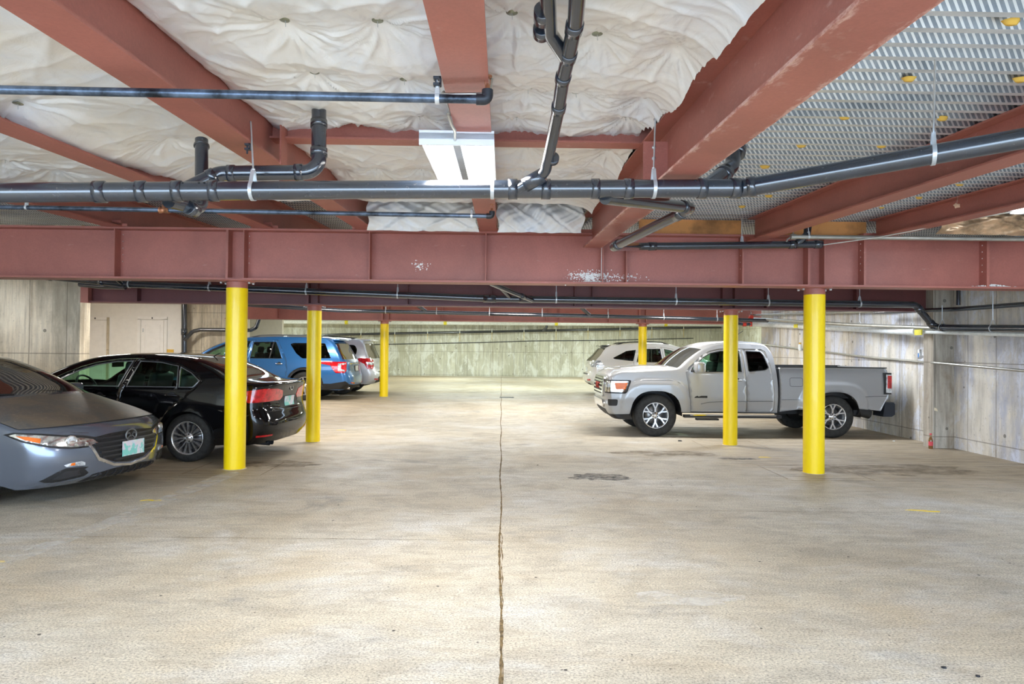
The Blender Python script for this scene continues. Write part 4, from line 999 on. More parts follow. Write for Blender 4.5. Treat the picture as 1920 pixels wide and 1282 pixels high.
def region(outer, holes=(), s=.05):
    outer = dense(outer, s); holes = [dense(h, s) for h in holes]
    P = list(outer); Ed = [(i, (i+1) % len(outer)) for i in range(len(outer))]
    for h in holes:
        b = len(P); P += h; Ed += [(b+i, b+(i+1) % len(h)) for i in range(len(h))]
    A = np.array(P); x0, y0 = A.min(0); x1, y1 = A.max(0)
    gx, gy = np.meshgrid(np.arange(x0+s/2, x1, s), np.arange(y0+s/2, y1, s)); gx[::2] += s/2; gx = gx.ravel(); gy = gy.ravel()
    if len(gx):
        ok = pip(gx, gy, outer)
        for h in holes: ok &= ~pip(gx, gy, h)
        gx, gy = gx[ok], gy[ok]
        if len(gx):
            dd = np.min((gx[:, None]-A[None, :, 0])**2+(gy[:, None]-A[None, :, 1])**2, 1); ok = dd > (s*.5)**2
            P += list(zip(gx[ok].tolist(), gy[ok].tolist()))
    r = geometry.delaunay_2d_cdt([Vector(p) for p in P], Ed, [], 0, 1e-7)
    V = np.array([tuple(v) for v in r[0]]); T = np.array([f for f in r[2]])
    if len(T) == 0: return V, []
    cx = V[T].mean(1); ok = pip(cx[:, 0], cx[:, 1], outer)
    for h in holes: ok &= ~pip(cx[:, 0], cx[:, 1], h)
    return V, T[ok].tolist()
def border(T):
    e = {}
    for t in T:
        for i in range(len(t)):
            k = (t[i], t[(i+1) % len(t)]); e[k] = 1
    return [k for k in e if (k[1], k[0]) not in e]

class Car:
    N = 5; NT = 30
    def __init__(s, name, label, cat, loc, rz, spec, sc=1.0):
        s.sp = spec; s.root = empty(name, loc, label, cat, None, rz); s.root.scale = (sc, sc, sc)
        s.E = crspline(spec['E'], s.N)
        s.plan = spec['plan']; s.vert = spec['vert']; s.belt = spec['belt']; s.W = spec['W']/2; s.lean = spec['lean']
        s.make_solid()
    def hw(s, x, z):
        f = np.interp(x, [p[0] for p in s.plan], [p[1] for p in s.plan])
        b = np.interp(x, [p[0] for p in s.belt], [p[1] for p in s.belt])
        zz = min(z, b); g = np.interp(zz, [p[0] for p in s.vert], [p[1] for p in s.vert])
        y = s.W*f*g
        if z > b: y -= s.lean*(z-b)+.25*(z-b)**2
        for (wx, wz, ra, am, wd) in s.sp.get('flare', ()):
            q_ = s.sp.get('fsq', 2); d = (abs(x-wx)**q_+abs(z-wz)**q_)**(1/q_)
            if d < ra+wd+.05 and z < wz+ra+wd+.03: y += am*max(0, min(1, (ra+wd-d)/s.sp.get('fw', .05)))
        return y
    def S(s, x, z, side, off=0): return (x, side*(s.hw(x, z)+off), z)
    def outline(s, bottom=True):
        E = [(e[0], e[1]) for e in s.E]; sp = s.sp
        zb = sp['sill']; poly = list(E); R = sp['R']; ra = sp['Ra']
        for wx in sorted([w for w in sp['wheels'] if w < E[-1][0]], reverse=True):
            wz = R*.98; dz = max(-.99, min(.99, (zb-wz)/ra)); a0 = math.asin(dz); pts = []
            sq = sp.get('archsq', 2)
            for k in range(25):
                a = a0+(PI-2*a0)*k/24; c, s_ = math.cos(a), math.sin(a)
                pts.append((wx+ra*math.copysign(abs(c)**(2/sq), c), wz+ra*(math.copysign(abs(s_)**(2/sq), s_))))
            poly += pts
        return poly
    def strip_pt(s, i, j):
        x, z, dx, dz, p = s.E[i][:5]; t = -PI/2+PI*j/s.NT
        c, sn = max(0, math.cos(t)), math.sin(t); k = 0 if j in (0, s.NT) else c**(2/p); v = math.copysign(abs(sn)**(2/p), sn)
        return (x+dx*k, s.hw(x, z)*v, z+dz*k)
    def strip_mesh(s, skip=None, only=None):
        n = len(s.E); vs = [s.strip_pt(i, j) for i in range(n) for j in range(s.NT+1)]; fs = []; m = s.NT+1
        for i in range(n-1):
            for j in range(s.NT):
                h = any(r0 <= i < r1 and c0 <= j < s.NT-c0 for r0, r1, c0 in s.sp['glass'])
                if only is not None:
                    r0, r1, c0 = only
                    if not (r0 <= i < r1 and c0 <= j < s.NT-c0): continue
                elif h and skip: continue
                fs.append((i*m+j, i*m+j+1, (i+1)*m+j+1, (i+1)*m+j))
        return vs, fs
    def make_solid(s):
        vs, fs = s.strip_mesh(); poly = [(e[0], e[1]) for e in s.E]
        V, T = region(poly, (), .07)
        for side in (-1, 1):
            b = len(vs); vs += [s.S(x, z, side) for x, z in V]; fs += [tuple(b+i for i in t) for t in T]
        s.bvh = BVHTree.FromPolygons([Vector(v) for v in vs], fs)
    def panel(s, name, mat, poly, holes=(), off=0, parent=None, side=-1, sp=.05, rim=.012, label=None, smooth=True):
        V, T = region(poly, holes, sp); m_ = MB(); vs = [s.S(x, z, side, off) for x, z in V]; m_.add(vs, T, 0, smooth)
        if rim:
            for a, b in border(T):
                va, vb = vs[a], vs[b]; m_.add([va, vb, (vb[0], vb[1]-side*rim, vb[2]), (va[0], va[1]-side*rim, va[2])], [(0, 1, 2, 3)])
        o = m_.build(name, mat, parent or s.root, fix=False); s.orient(o, side)
        if label: o['label'] = label
        return o
    def orient(s, o, side):
        bm = bmesh.new(); bm.from_mesh(o.data); bmesh.ops.remove_doubles(bm, verts=bm.verts, dist=1e-5)
        tot = sum(f.normal.y*f.calc_area() for f in bm.faces)
        if tot*side < 0: bmesh.ops.reverse_faces(bm, faces=bm.faces)
        bm.to_mesh(o.data); bm.free()
    def body(s, name, mat, doorpolys=(), holes=()):
        vs, fs = s.strip_mesh(skip=True); m_ = MB(); m_.add(vs, fs, 0, True)
        V, T = region(s.outline(), list(doorpolys)+list(holes), .05)
        for side in (-1, 1):
            m_.add([s.S(x, z, side) for x, z in V], T if side > 0 else [t[::-1] for t in T], 0, True)
        o = m_.build(name, mat, s.root, fix=False)
        bm = bmesh.new(); bm.from_mesh(o.data); bmesh.ops.remove_doubles(bm, verts=bm.verts, dist=5e-4); bmesh.ops.recalc_face_normals(bm, faces=bm.faces)
        tot = sum(f.normal.z*f.calc_area() for f in bm.faces if f.calc_center_median().z > .8)
        if tot < 0: bmesh.ops.reverse_faces(bm, faces=bm.faces)
        for e in bm.edges:
            if len(e.link_faces) == 2 and e.calc_face_angle(0) > .75: e.smooth = False
        bm.to_mesh(o.data); bm.free(); s.bodyo = o; return o
    def glassstrip(s, name, idx, mat='glass'):
        vs, fs = s.strip_mesh(only=s.sp['glass'][idx]); used = sorted({i for f in fs for i in f}); mp = {a: k for k, a in enumerate(used)}
        m_ = MB(); m_.add([vs[i] for i in used], [tuple(mp[i] for i in f) for f in fs], 0, True); return m_.build(name, mat, s.root, fix=False)
    def sidedoor(s, poly, wins, mat, glassmat='glass', trimmat='darktrim', side=-1, handle=None, trimw=.012, hmat=None):
        d = s.panel('door', mat, offset(poly, .0035), wins, .0, None, side, .05, .03)
        for wn in wins:
            s.panel('window', glassmat, wn, (), -.006, d, side, .08, 0)
            if trimw: s.panel('window_trim', trimmat, offset(wn, -trimw), [offset(wn, .002)], .002, d, side, .08, .01)
        if handle:
            hx, hz = handle; y = s.hw(hx, hz); m_ = MB()
            m_.lathe([(.0, 0), (.045, .0), (.05, .002)], (hx, side*(y-.001), hz), (0, side, 0), 18)
            k = m_.build('handle_recess', 'darktrim', d)
            m_ = MB(); m_.tube([(hx-.085, side*(y+.008), hz), (hx-.07, side*(y+.030), hz+.004), (hx+.07, side*(y+.030), hz+.004), (hx+.085, side*(y+.008), hz)], .012, 10); m_.build('door_handle', hmat or mat, d)
        return d
    def cast(s, o, d):
        h = s.bvh.ray_cast(Vector(o), Vector(d))
        if h[0] is None: h = s.bvh.find_nearest(Vector(o)+Vector(d)*3)
        return Vector(h[0])
    def decal(s, name, mat, pts, yaw=0, rear=False, off=.004, parent=None, sp=.03, holes=(), rim=.02, side=1, label=None, rec=0, pitch=0):
        """pts in (y,z) seen from the front (or rear); yaw swings the projection towards the side"""
        sx = -1 if rear else 1; cy, sy = math.cos(yaw), math.sin(yaw)
        d = Vector((sx*cy, -side*sy, 0))            # travel direction of the rays
        u = Vector((sx*sy, side*cy, 0))             # horizontal axis across
        base = Vector((s.sp['L'] if rear else 0, 0, 0))
        V, T = region(pts, holes, sp); vs = []; m_ = MB()
        for a, z in V:
            o_ = base+u*a+Vector((0, 0, z))-d*3; h = s.cast(o_, d); vs.append(h-d*off)
        m_.add(vs, T, 0, True)
        for a, b in border(T):
            m_.add([vs[a], vs[b], vs[b]+d*rim, vs[a]+d*rim], [(0, 1, 2, 3)])
        o = m_.build(name, mat, parent or s.root)
        if label: o['label'] = label
        return o
    def wheel(s, x, y, rim_r, style, side, wid=.2):
        R = s.sp['R']; root = tyre_wheel(R, rim_r, wid, style); root.parent = s.root; root.location = (x, y, R)
        root.rotation_euler = (0, random.uniform(0, 1) if style != 'y6' else 0, 0) if side < 0 else (0, 0, PI)
    def wheels(s, rim_r, style, wid=.21):
        R, ra = s.sp['R'], s.sp['Ra']
        for wx in s.sp['wheels']:
            for side in (-1, 1):
                y = s.W*.995-wid/2-.012; s.wheel(wx, side*y, rim_r, style, side, wid)
                m_ = MB(); r = ra+.015; yo = s.hw(wx, R+ra)-.012; yi = yo-.42; vs = []
                for k in range(21):
                    a = PI*(k/20)
                    for yy in (yo, yi): vs.append((wx+r*math.cos(a), side*yy, R*.98+r*math.sin(a)))
                n = len(vs); vs.append((wx, side*yi, R)); m_.add(vs, [(2*k, 2*k+1, 2*k+3, 2*k+2) for k in range(20)]+[(2*k+1, n, 2*k+3) for k in range(20)], 0, False)
                m_.build('wheel_well', 'darktrim', s.root, fix=False)
    def under(s, z0=.2, z1=None, x0=None, x1=None):
        sp = s.sp; m_ = MB(); xs = sorted(sp['wheels']); ra = sp['Ra']+.02; w_ = s.W*.93
        m_.box((sp['L']/2, 0, z0+.06), (sp['L']-.9, s.W*1.0, .10))
        a, b = xs[0]+ra, xs[1]-ra; m_.box(((a+b)/2, 0, z0+.06), (b-a, 2*w_, .08))
        a, b = .40, xs[0]-ra
        if b > a: m_.box(((a+b)/2, 0, z0+.07), (b-a, 1.5*w_, .08))
        a, b = xs[1]+ra, sp['L']-.42
        if b > a: m_.box(((a+b)/2, 0, z0+.10), (b-a, 1.6*w_, .10))
        m_.build('underbody', 'darktrim', s.root)
    def interior(s, fx, rows, wheelx, floor=.32, seat='seat', dash=.92, hwid=.62, hr=1.12):
        root = s.root
        m_ = MB(); m_.box((fx+.12, 0, dash-.12), (.35, hwid*2, .22)); m_.box((fx+.25, 0, dash-.3), (.3, hwid*2, .3)); m_.build('dashboard', 'interior', root)
        for x, z in rows:
            for y in (-.36, .36):
                o = pad('seat', (x, y, z-.02), (.50, .50, .16), .05, seat, root)
                pad('seat_back', (x+.28, y, z+.33), (.13, .48, .62), .06, seat, o, keep=True, tilt=-.22)
                pad('headrest', (x+.36, y, z+.72), (.10, .27, .17), .05, seat, o, keep=True, tilt=-.15)
        c = Vector((wheelx, -.36, dash+.03)); m_ = MB(); ax = Vector((.86, 0, .5)).normalized(); u = Y; v = ax.cross(u)
        m_.tube([c+(u*math.cos(2*PI*k/28)+v*math.sin(2*PI*k/28))*.185 for k in range(28)], .014, 8, closed=True)
        for a in (0, PI, -PI/2): m_.tube([c, c+(u*math.cos(a)+v*math.sin(a))*.18], .014, 6)
        m_.tube([c, c-ax*.28], .03, 8); m_.build('steering_wheel', 'darktrim', root)
def pad(name, c, d, r, mat, parent=None, keep=False, tilt=0):
    bm = bmesh.new(); bmesh.ops.create_cube(bm, size=1); bmesh.ops.scale(bm, vec=d, verts=bm.verts)
    bmesh.ops.bevel(bm, geom=bm.edges, offset=min(r, min(d)*.45), segments=3, profile=.6, affect='EDGES')
    if tilt: bmesh.ops.rotate(bm, cent=(0, 0, 0), matrix=Matrix.Rotation(-tilt, 3, 'Y'), verts=bm.verts)
    off = Vector(c)-(Vector(parent.location) if keep else Vector((0, 0, 0)))
    for f in bm.faces: f.smooth = True
    me = bpy.data.meshes.new(name); bm.to_mesh(me); bm.free(); me.materials.append(MT[mat] if isinstance(mat, str) else mat)
    o = bpy.data.objects.new(name, me); C.objects.link(o); o.location = off
    if parent: o.parent = parent
    return o
WHEELS = {}
def tyre_wheel(R, rr, wid, style):
    """axis along Y, outer face towards -Y"""
    key = (R, rr, wid, style)
    if key in WHEELS: return copy_tree(WHEELS[key])
    h = wid/2; m_ = MB(); N = 64
    m_.lathe([(rr-.012, -h*.86), (rr+.004, -h*.98), (rr+.02, -h), (rr+(R-rr)*.55, -h*1.03), (R-.035, -h*.97), (R-.010, -h*.82), (R, -h*.66), (R, h*.66), (R-.010, h*.82), (R-.04, h), (rr, h*.95)], (0, 0, 0), Y, N, caps=False)
    rimm = MB()
    rimm.lathe([(rr+.004, -h*.93), (rr+.006, -h*.97), (rr-.008, -h*.97), (rr-.016, -h*.80), (rr-.022, -h*.5), (rr-.03, h*.8)], (0, 0, 0), Y, N, caps=False)
    fy = -h*.80
    def spoke(poly, y0=fy, th=.03, mi=0, out=rimm, dish=.0):
        n = len(poly); vs = []
        for dy in (0, th):
            for x, z in poly:
                r_ = math.hypot(x, z); vs.append((x*(1 if dy == 0 else 1.02), y0+dy+dish*(1-r_/rr), z))
        out.add(vs, [tuple(range(n)), tuple(range(n, 2*n))[::-1]]+[(i, n+i, n+(i+1) % n, (i+1) % n) for i in range(n)], mi, False)
    def rot(poly, a): return [(x*math.cos(a)-z*math.sin(a), x*math.sin(a)+z*math.cos(a)) for x, z in poly]
    def bar(r0, w0, r1, w1, a, da=0, **k): 
        spoke(rot([(r0*math.cos(0), -w0/2), (r1*math.cos(da), r1*math.sin(da)-w1/2), (r1*math.cos(da), r1*math.sin(da)+w1/2), (r0, w0/2)], a), **k)
    dark = MB(); mats = ['alloy']
    if style == 'multi':
        for i in range(5):
            a = 2*PI*i/5
            for da, w_ in ((-.40, .020), (0, .026), (.40, .020)): bar(.05, .016, rr-.006, w_*1.25, a+da*.72, da*.28, dish=.02)
            for da in (-.2, .2, .63): bar(.05, .012, rr-.01, .012, a+da, 0, mi=0, out=dark, y0=fy+.02, th=.02)
    elif style == 'y6':
        for i in range(6):
            a = 2*PI*i/6+PI/6
            spoke(rot([(.05, -.017), (rr*.55, -.016), (rr-.004, -.066), (rr-.004, -.034), (rr*.62, 0), (rr-.004, .034), (rr-.004, .066), (rr*.55, .016), (.05, .017)], a), dish=.012)
            spoke(rot([(.05, -.03), (rr*.6, -.03), (rr-.01, -.075), (rr-.01, .075), (rr*.6, .03), (.05, .03)], a), y0=fy+.018, th=.012, out=dark)
    else:
        for i in range(5):
            a = 2*PI*i/5
            for da in (-.16, .16): bar(.05, .03, rr-.006, .03, a+da, da*.6, dish=.015)
    hub = MB(); hub.lathe([(.0, fy-.006), (.030, fy-.004), (.034, fy+.004), (.062, fy+.008), (.070, fy+.02), (.070, fy+.05)], (0, 0, 0), Y, 32)
    o = rimm.build('wheel', mats[0]);
    k = m_.build('tire', 'tyre', o); k = hub.build('hub_cap', 'alloy', o)
    nuts = MB()
    for i in range(6 if style == 'y6' else 5):
        a = 2*PI*(i+.5)/(6 if style == 'y6' else 5); nuts.lathe([(0, fy+.0), (.010, fy+.001), (.011, fy+.02)], (.052*math.cos(a), 0, .052*math.sin(a)), Y, 6)
    nuts.build('lug_nuts', 'darktrim', o)
    if dark.v: dark.build('spoke_pocket', 'darkalloy', o)
    b_ = MB(); b_.lathe([(.06, .01), (rr*.72, .01), (rr*.72, .03), (.06, .03)], (0, 0, 0), Y, 40); b_.build('brake_disc', 'disc', o)
    b_ = MB(); b_.lathe([(rr*.99, .035), (.0, .04)], (0, 0, 0), Y, 32); b_.build('inner_face', 'darktrim', o)
    WHEELS[key] = o; return o
def text_mesh(name, txt, size, mat, parent, M4, ext=.002):
    cu = bpy.data.curves.new(name, 'FONT'); cu.body = txt; cu.size = size; cu.extrude = ext; cu.align_x = 'CENTER'; cu.align_y = 'CENTER'
    t = bpy.data.objects.new(name+'_c', cu); me = bpy.data.meshes.new_from_object(t); bpy.data.objects.remove(t)
    me.materials.clear(); me.materials.append(MT[mat]); o = bpy.data.objects.new(name, me); C.objects.link(o); o.parent = parent; o.matrix_local = M4; return o
def face_m(loc, nrm_x):
    """text plane upright, readable when looked at from the side nrm_x (+1: from +x, -1: from -x)"""
    return Matrix.Translation(loc) @ (Matrix.Rotation(PI/2*nrm_x, 4, 'Z') @ Matrix.Rotation(PI/2, 4, 'X'))
MT['darktrim'] = plain('black_trim', (.012, .012, .013), .55)
MT['glosstrim'] = plain('gloss_black_trim', (.012, .012, .013), .15, coat=.6)
MT['interior'] = plain('charcoal_interior', (.03, .03, .032), .7)
MT['seat'] = plain('black_seat', (.025, .025, .027), .6)
MT['tyre'] = plain('tyre_rubber', (.022, .022, .021), .75, var=.3, vs=20)
MT['tyreb'] = MT['tyre']
MT['alloy'] = plain('machined_alloy', (.72, .73, .75), .25, .85, var=.03)
MT['darkalloy'] = plain('dark_alloy', (.05, .05, .055), .35, .5)
MT['disc'] = plain('brake_disc', (.35, .34, .33), .35, .8)
MT['chrome'] = plain('chrome', (.80, .81, .83), .1, 1, var=.02)
MT['satin'] = plain('satin_chrome', (.20, .21, .22), .35, .6, var=.02)
MT['glass'] = mat_glass('clear_green_glass', (.58, .84, .70), .6)
MT['privacy'] = mat_glass('privacy_glass', (.04, .045, .04), .45)
MT['smoke'] = mat_glass('smoked_glass', (.22, .28, .25))
MT['redlens'] = plain('red_lens', (.62, .008, .015), .08, coat=1, var=.25, vs=14)
MT['amber'] = plain('amber_lens', (.80, .17, .01), .3)
MT['clearlens'] = plain('clear_lens', (.62, .66, .70), .08, .3, coat=1, var=.35, vs=16)
MT['reflector'] = plain('lamp_reflector', (.75, .78, .82), .12, .9, var=.3, vs=18)
MT['silver'] = paint('silver_paint', (.39, .395, .40), .3, .36, .7)
MT['blackp'] = paint('black_paint', (.004, .004, .005), .0, .06, 0)
MT['bluep'] = paint('blue_paint', (.03, .16, .42), .35, .3)
MT['whitep'] = paint('pearl_white_paint', (.88, .865, .82), .0, .35)
MT['ltsilver'] = paint('light_silver_paint', (.64, .67, .71), .4, .34)
MT['greyp'] = paint('blue_grey_paint', (.17, .20, .26), .6, .2)
MT['dusty'] = mat_dirtypaint('dusty_hood', (.09, .09, .09), (.19, .145, .095), .48)
def mat_plate():
    m, nt, b = newmat('licence_plate'); co = coords(nt); v = nd(nt, 'ShaderNodeTexVoronoi', i_Scale=26); nt.links.new(co, v.inputs['Vector'])
    c_ = mixc(nt, .5, (.72, .74, .84), v.outputs['Color']); f = noise(nt, co, 8, 3)
    c2 = mixc(nt, ramp(nt, f, [(.52, g3(0)), (.56, g3(1))]), mixc(nt, .75, c_, (.78, .78, .86)), (.25, .68, .62))
    nt.links.new(c2, b.inputs['Base Color']); b.inputs['Roughness'].default_value = .35; return m
MT['plate'] = mat_plate()
def gl(c0, c1, j): return (c0*Car.N, c1*Car.N, j)
VERT = [(.15, .90), (.25, .95), (.40, .985), (.60, 1), (.75, .995), (.90, .975), (1.0, .955), (1.2, .93)]
def gloss_uniform(c): pass

# ------------------------------------------------------------------ black sedan
def black_sedan():
    sp = dict(L=4.63, W=1.778, R=.322, Ra=.365, wheels=(.87, 3.52), sill=.225, lean=.46,
        E=[(.42, .20, -.36, 0, 2.4), (.38, .34, -.38, 0, 2.4), (.36, .52, -.36, 0, 2.4), (.42, .68, -.36, .01, 2.4), (.55, .77, -.36, .03, 2.4), (.85, .86, -.28, .06, 2.6),
           (1.08, .92, -.18, .06, 2.6), (1.22, .975, -.16, .05, 2.4), (1.42, 1.085, -.15, .05, 2.4), (1.63, 1.195, -.14, .05, 2.4), (1.85, 1.29, -.13, .05, 2.4), (2.08, 1.36, -.11, .05, 2.4),
           (2.40, 1.40, -.03, .045, 2.6), (2.75, 1.41, 0, .045, 2.6), (3.10, 1.395, .03, .045, 2.6), (3.40, 1.345, .07, .05, 2.5), (3.72, 1.225, .12, .04, 2.4), (4.02, 1.075, .16, .03, 2.5),
           (4.12, 1.04, .24, .045, 2.6), (4.20, 1.015, .36, .05, 2.8), (4.26, .985, .345, .05, 2.8), (4.27, .92, .31, .02, 2.8), (4.28, .74, .27, 0, 2.8), (4.29, .63, .30, 0, 2.8), (4.30, .52, .33, 0, 2.8), (4.29, .36, .32, 0, 2.8), (4.25, .24, .26, 0, 2.8)],
        plan=[(0, .9), (.42, .955), (.9, .99), (1.5, 1), (3.4, 1), (3.9, .985), (4.3, .95), (4.6, .9)], vert=VERT, belt=[(0, 1.2), (1.2, .98), (3.9, .995), (4.1, 1.05), (4.6, 1.1)],
        flare=[(.87, .32, .365, .010, .05), (3.52, .32, .365, .010, .05)], glass=[gl(7, 11, 3), gl(15, 17, 4)])
    th = math.radians(-5.5); nr = atz(362, 862.5, 0); ex = Vector((math.cos(th), math.sin(th), 0)); ey = Vector((-math.sin(th), math.cos(th), 0))
    O = Vector((nr.x, 9.10, 0))-ex*3.52+ey*.77
    c = Car('sedan', 'black sedan parked nose-in at left, just behind the nearest yellow column', 'car', O, th, sp)
    d1 = [(1.36, .28), (1.30, .62), (1.33, .93), (1.50, 1.07), (1.70, 1.175), (1.9, 1.262), (2.1, 1.322), (2.4, 1.368), (2.665, 1.378), (2.575, .98), (2.53, .60), (2.53, .28)]
    d2 = [(2.53, .28), (2.53, .60), (2.575, .98), (2.665, 1.378), (3.0, 1.368), (3.30, 1.315), (3.55, 1.215), (3.71, 1.10), (3.62, .98), (3.42, .80), (3.24, .66), (3.13, .50), (3.10, .28)]
    w1 = [(1.56, 1.005), (1.70, 1.105), (1.88, 1.20), (2.1, 1.28), (2.38, 1.325), (2.60, 1.335), (2.52, 1.005)]
    w2 = [(2.645, 1.005), (2.72, 1.335), (3.0, 1.325), (3.28, 1.275), (3.35, 1.005)]
    w3 = [(3.385, 1.005), (3.33, 1.258), (3.50, 1.185), (3.635, 1.085), (3.57, 1.005)]
    c.body('body', 'blackp', [d1, d2])
    for sd in (-1, 1):
        c.sidedoor(d1, [w1], 'blackp', side=sd, trimmat='satin', handle=(2.28, .87)); c.sidedoor(d2, [w2, w3], 'blackp', side=sd, trimmat='satin', handle=(3.30, .885), trimw=.010)
        pad('side_mirror', (1.50, sd*.965, 1.02), (.16, .20, .13), .05, 'blackp', c.root)
        # tail lamps wrap round the corner
        c.decal('tail_light', 'redlens', [(.24, .81), (.20, .85), (.20, .94), (.30, .975), (.50, .985), (.70, .965), (.78, .945), (.76, .84), (.72, .80)], .95, True, .008, side=sd, sp=.025)
        c.decal('reflector', 'redlens', [(.50, .335), (.76, .335), (.76, .36), (.50, .36)], .6, True, .006, side=sd)
        c.decal('head_light', 'clearlens', [(.45, .62), (.90, .60), (.95, .70), (.50, .76)], .6, False, .006, side=sd)
        c.decal('fuel_seam' if sd > 0 else 'bumper_seam', 'darktrim', [(.78, .60), (.64, .66), (.645, .655), (.77, .592)], 1.0, True, .001, side=sd)
    c.glassstrip('windshield', 0); c.glassstrip('rear_window', 1)
    # boot lid seams, recess and plate
    for y0, y1, z0, z1 in ((-.60, .60, .665, .672),): c.decal('trunk_seam', 'darktrim', [(y0, z0), (y1, z0), (y1, z1), (y0, z1)], 0, True, .0015)
    c.decal('plate_recess', 'darktrim', rounded([(-.30, .70), (.30, .70), (.33, .86), (-.33, .86)], .03), 0, True, .001)
    pl = c.decal('license_plate', 'plate', [(-.155, .715), (.155, .715), (.155, .85), (-.155, .85)], 0, True, .012, rim=.01)
    # round emblem
    e = Vector((4.59, 0, .985)); m_ = MB(); m_.tube([e+Vector((0, .052*math.cos(a), .052*math.sin(a))) for a in [i*PI/12 for i in range(24)]], .006, 6, closed=True)
    for pts in ([(-.042, .03), (-.012, -.045), (0, -.015), (.012, -.045), (.042, .03)], [(-.022, .045), (0, -.002), (.022, .045)]): m_.tube([e+Vector((0, a, b)) for a, b in pts], .005, 6)
    m_.build('emblem', 'chrome', c.root)
    text_mesh('badge', 'JETTA', .048, 'chrome', c.root, face_m((4.565, -.47, .70), 1) @ Matrix.Rotation(.35*-1, 4, 'Y'))
    m_ = MB()
    for k in range(2): m_.tube([(4.30, -.50+k*.09, .235), (4.50, -.50+k*.09, .225)], .032, 14, caps=False)
    m_.build('exhaust_tip', 'iron', c.root)
    m_ = MB(); m_.tube([c.strip_pt(int(3.9*5)+55, 15), Vector(c.strip_pt(int(3.9*5)+55, 15))+Vector((.10, 0, .05))], .008, 6)
    m_.build('antenna', 'darktrim', c.root)
    c.wheels(.222, 'multi', .225); c.under(.17); c.interior(1.28, [(2.05, .52), (2.95, .52)], 1.72, dash=.93)
    m_ = MB(); m_.box((1.92, 0, 1.27), (.02, .24, .07)); m_.build('inside_mirror', 'darktrim', c.root)
    return c
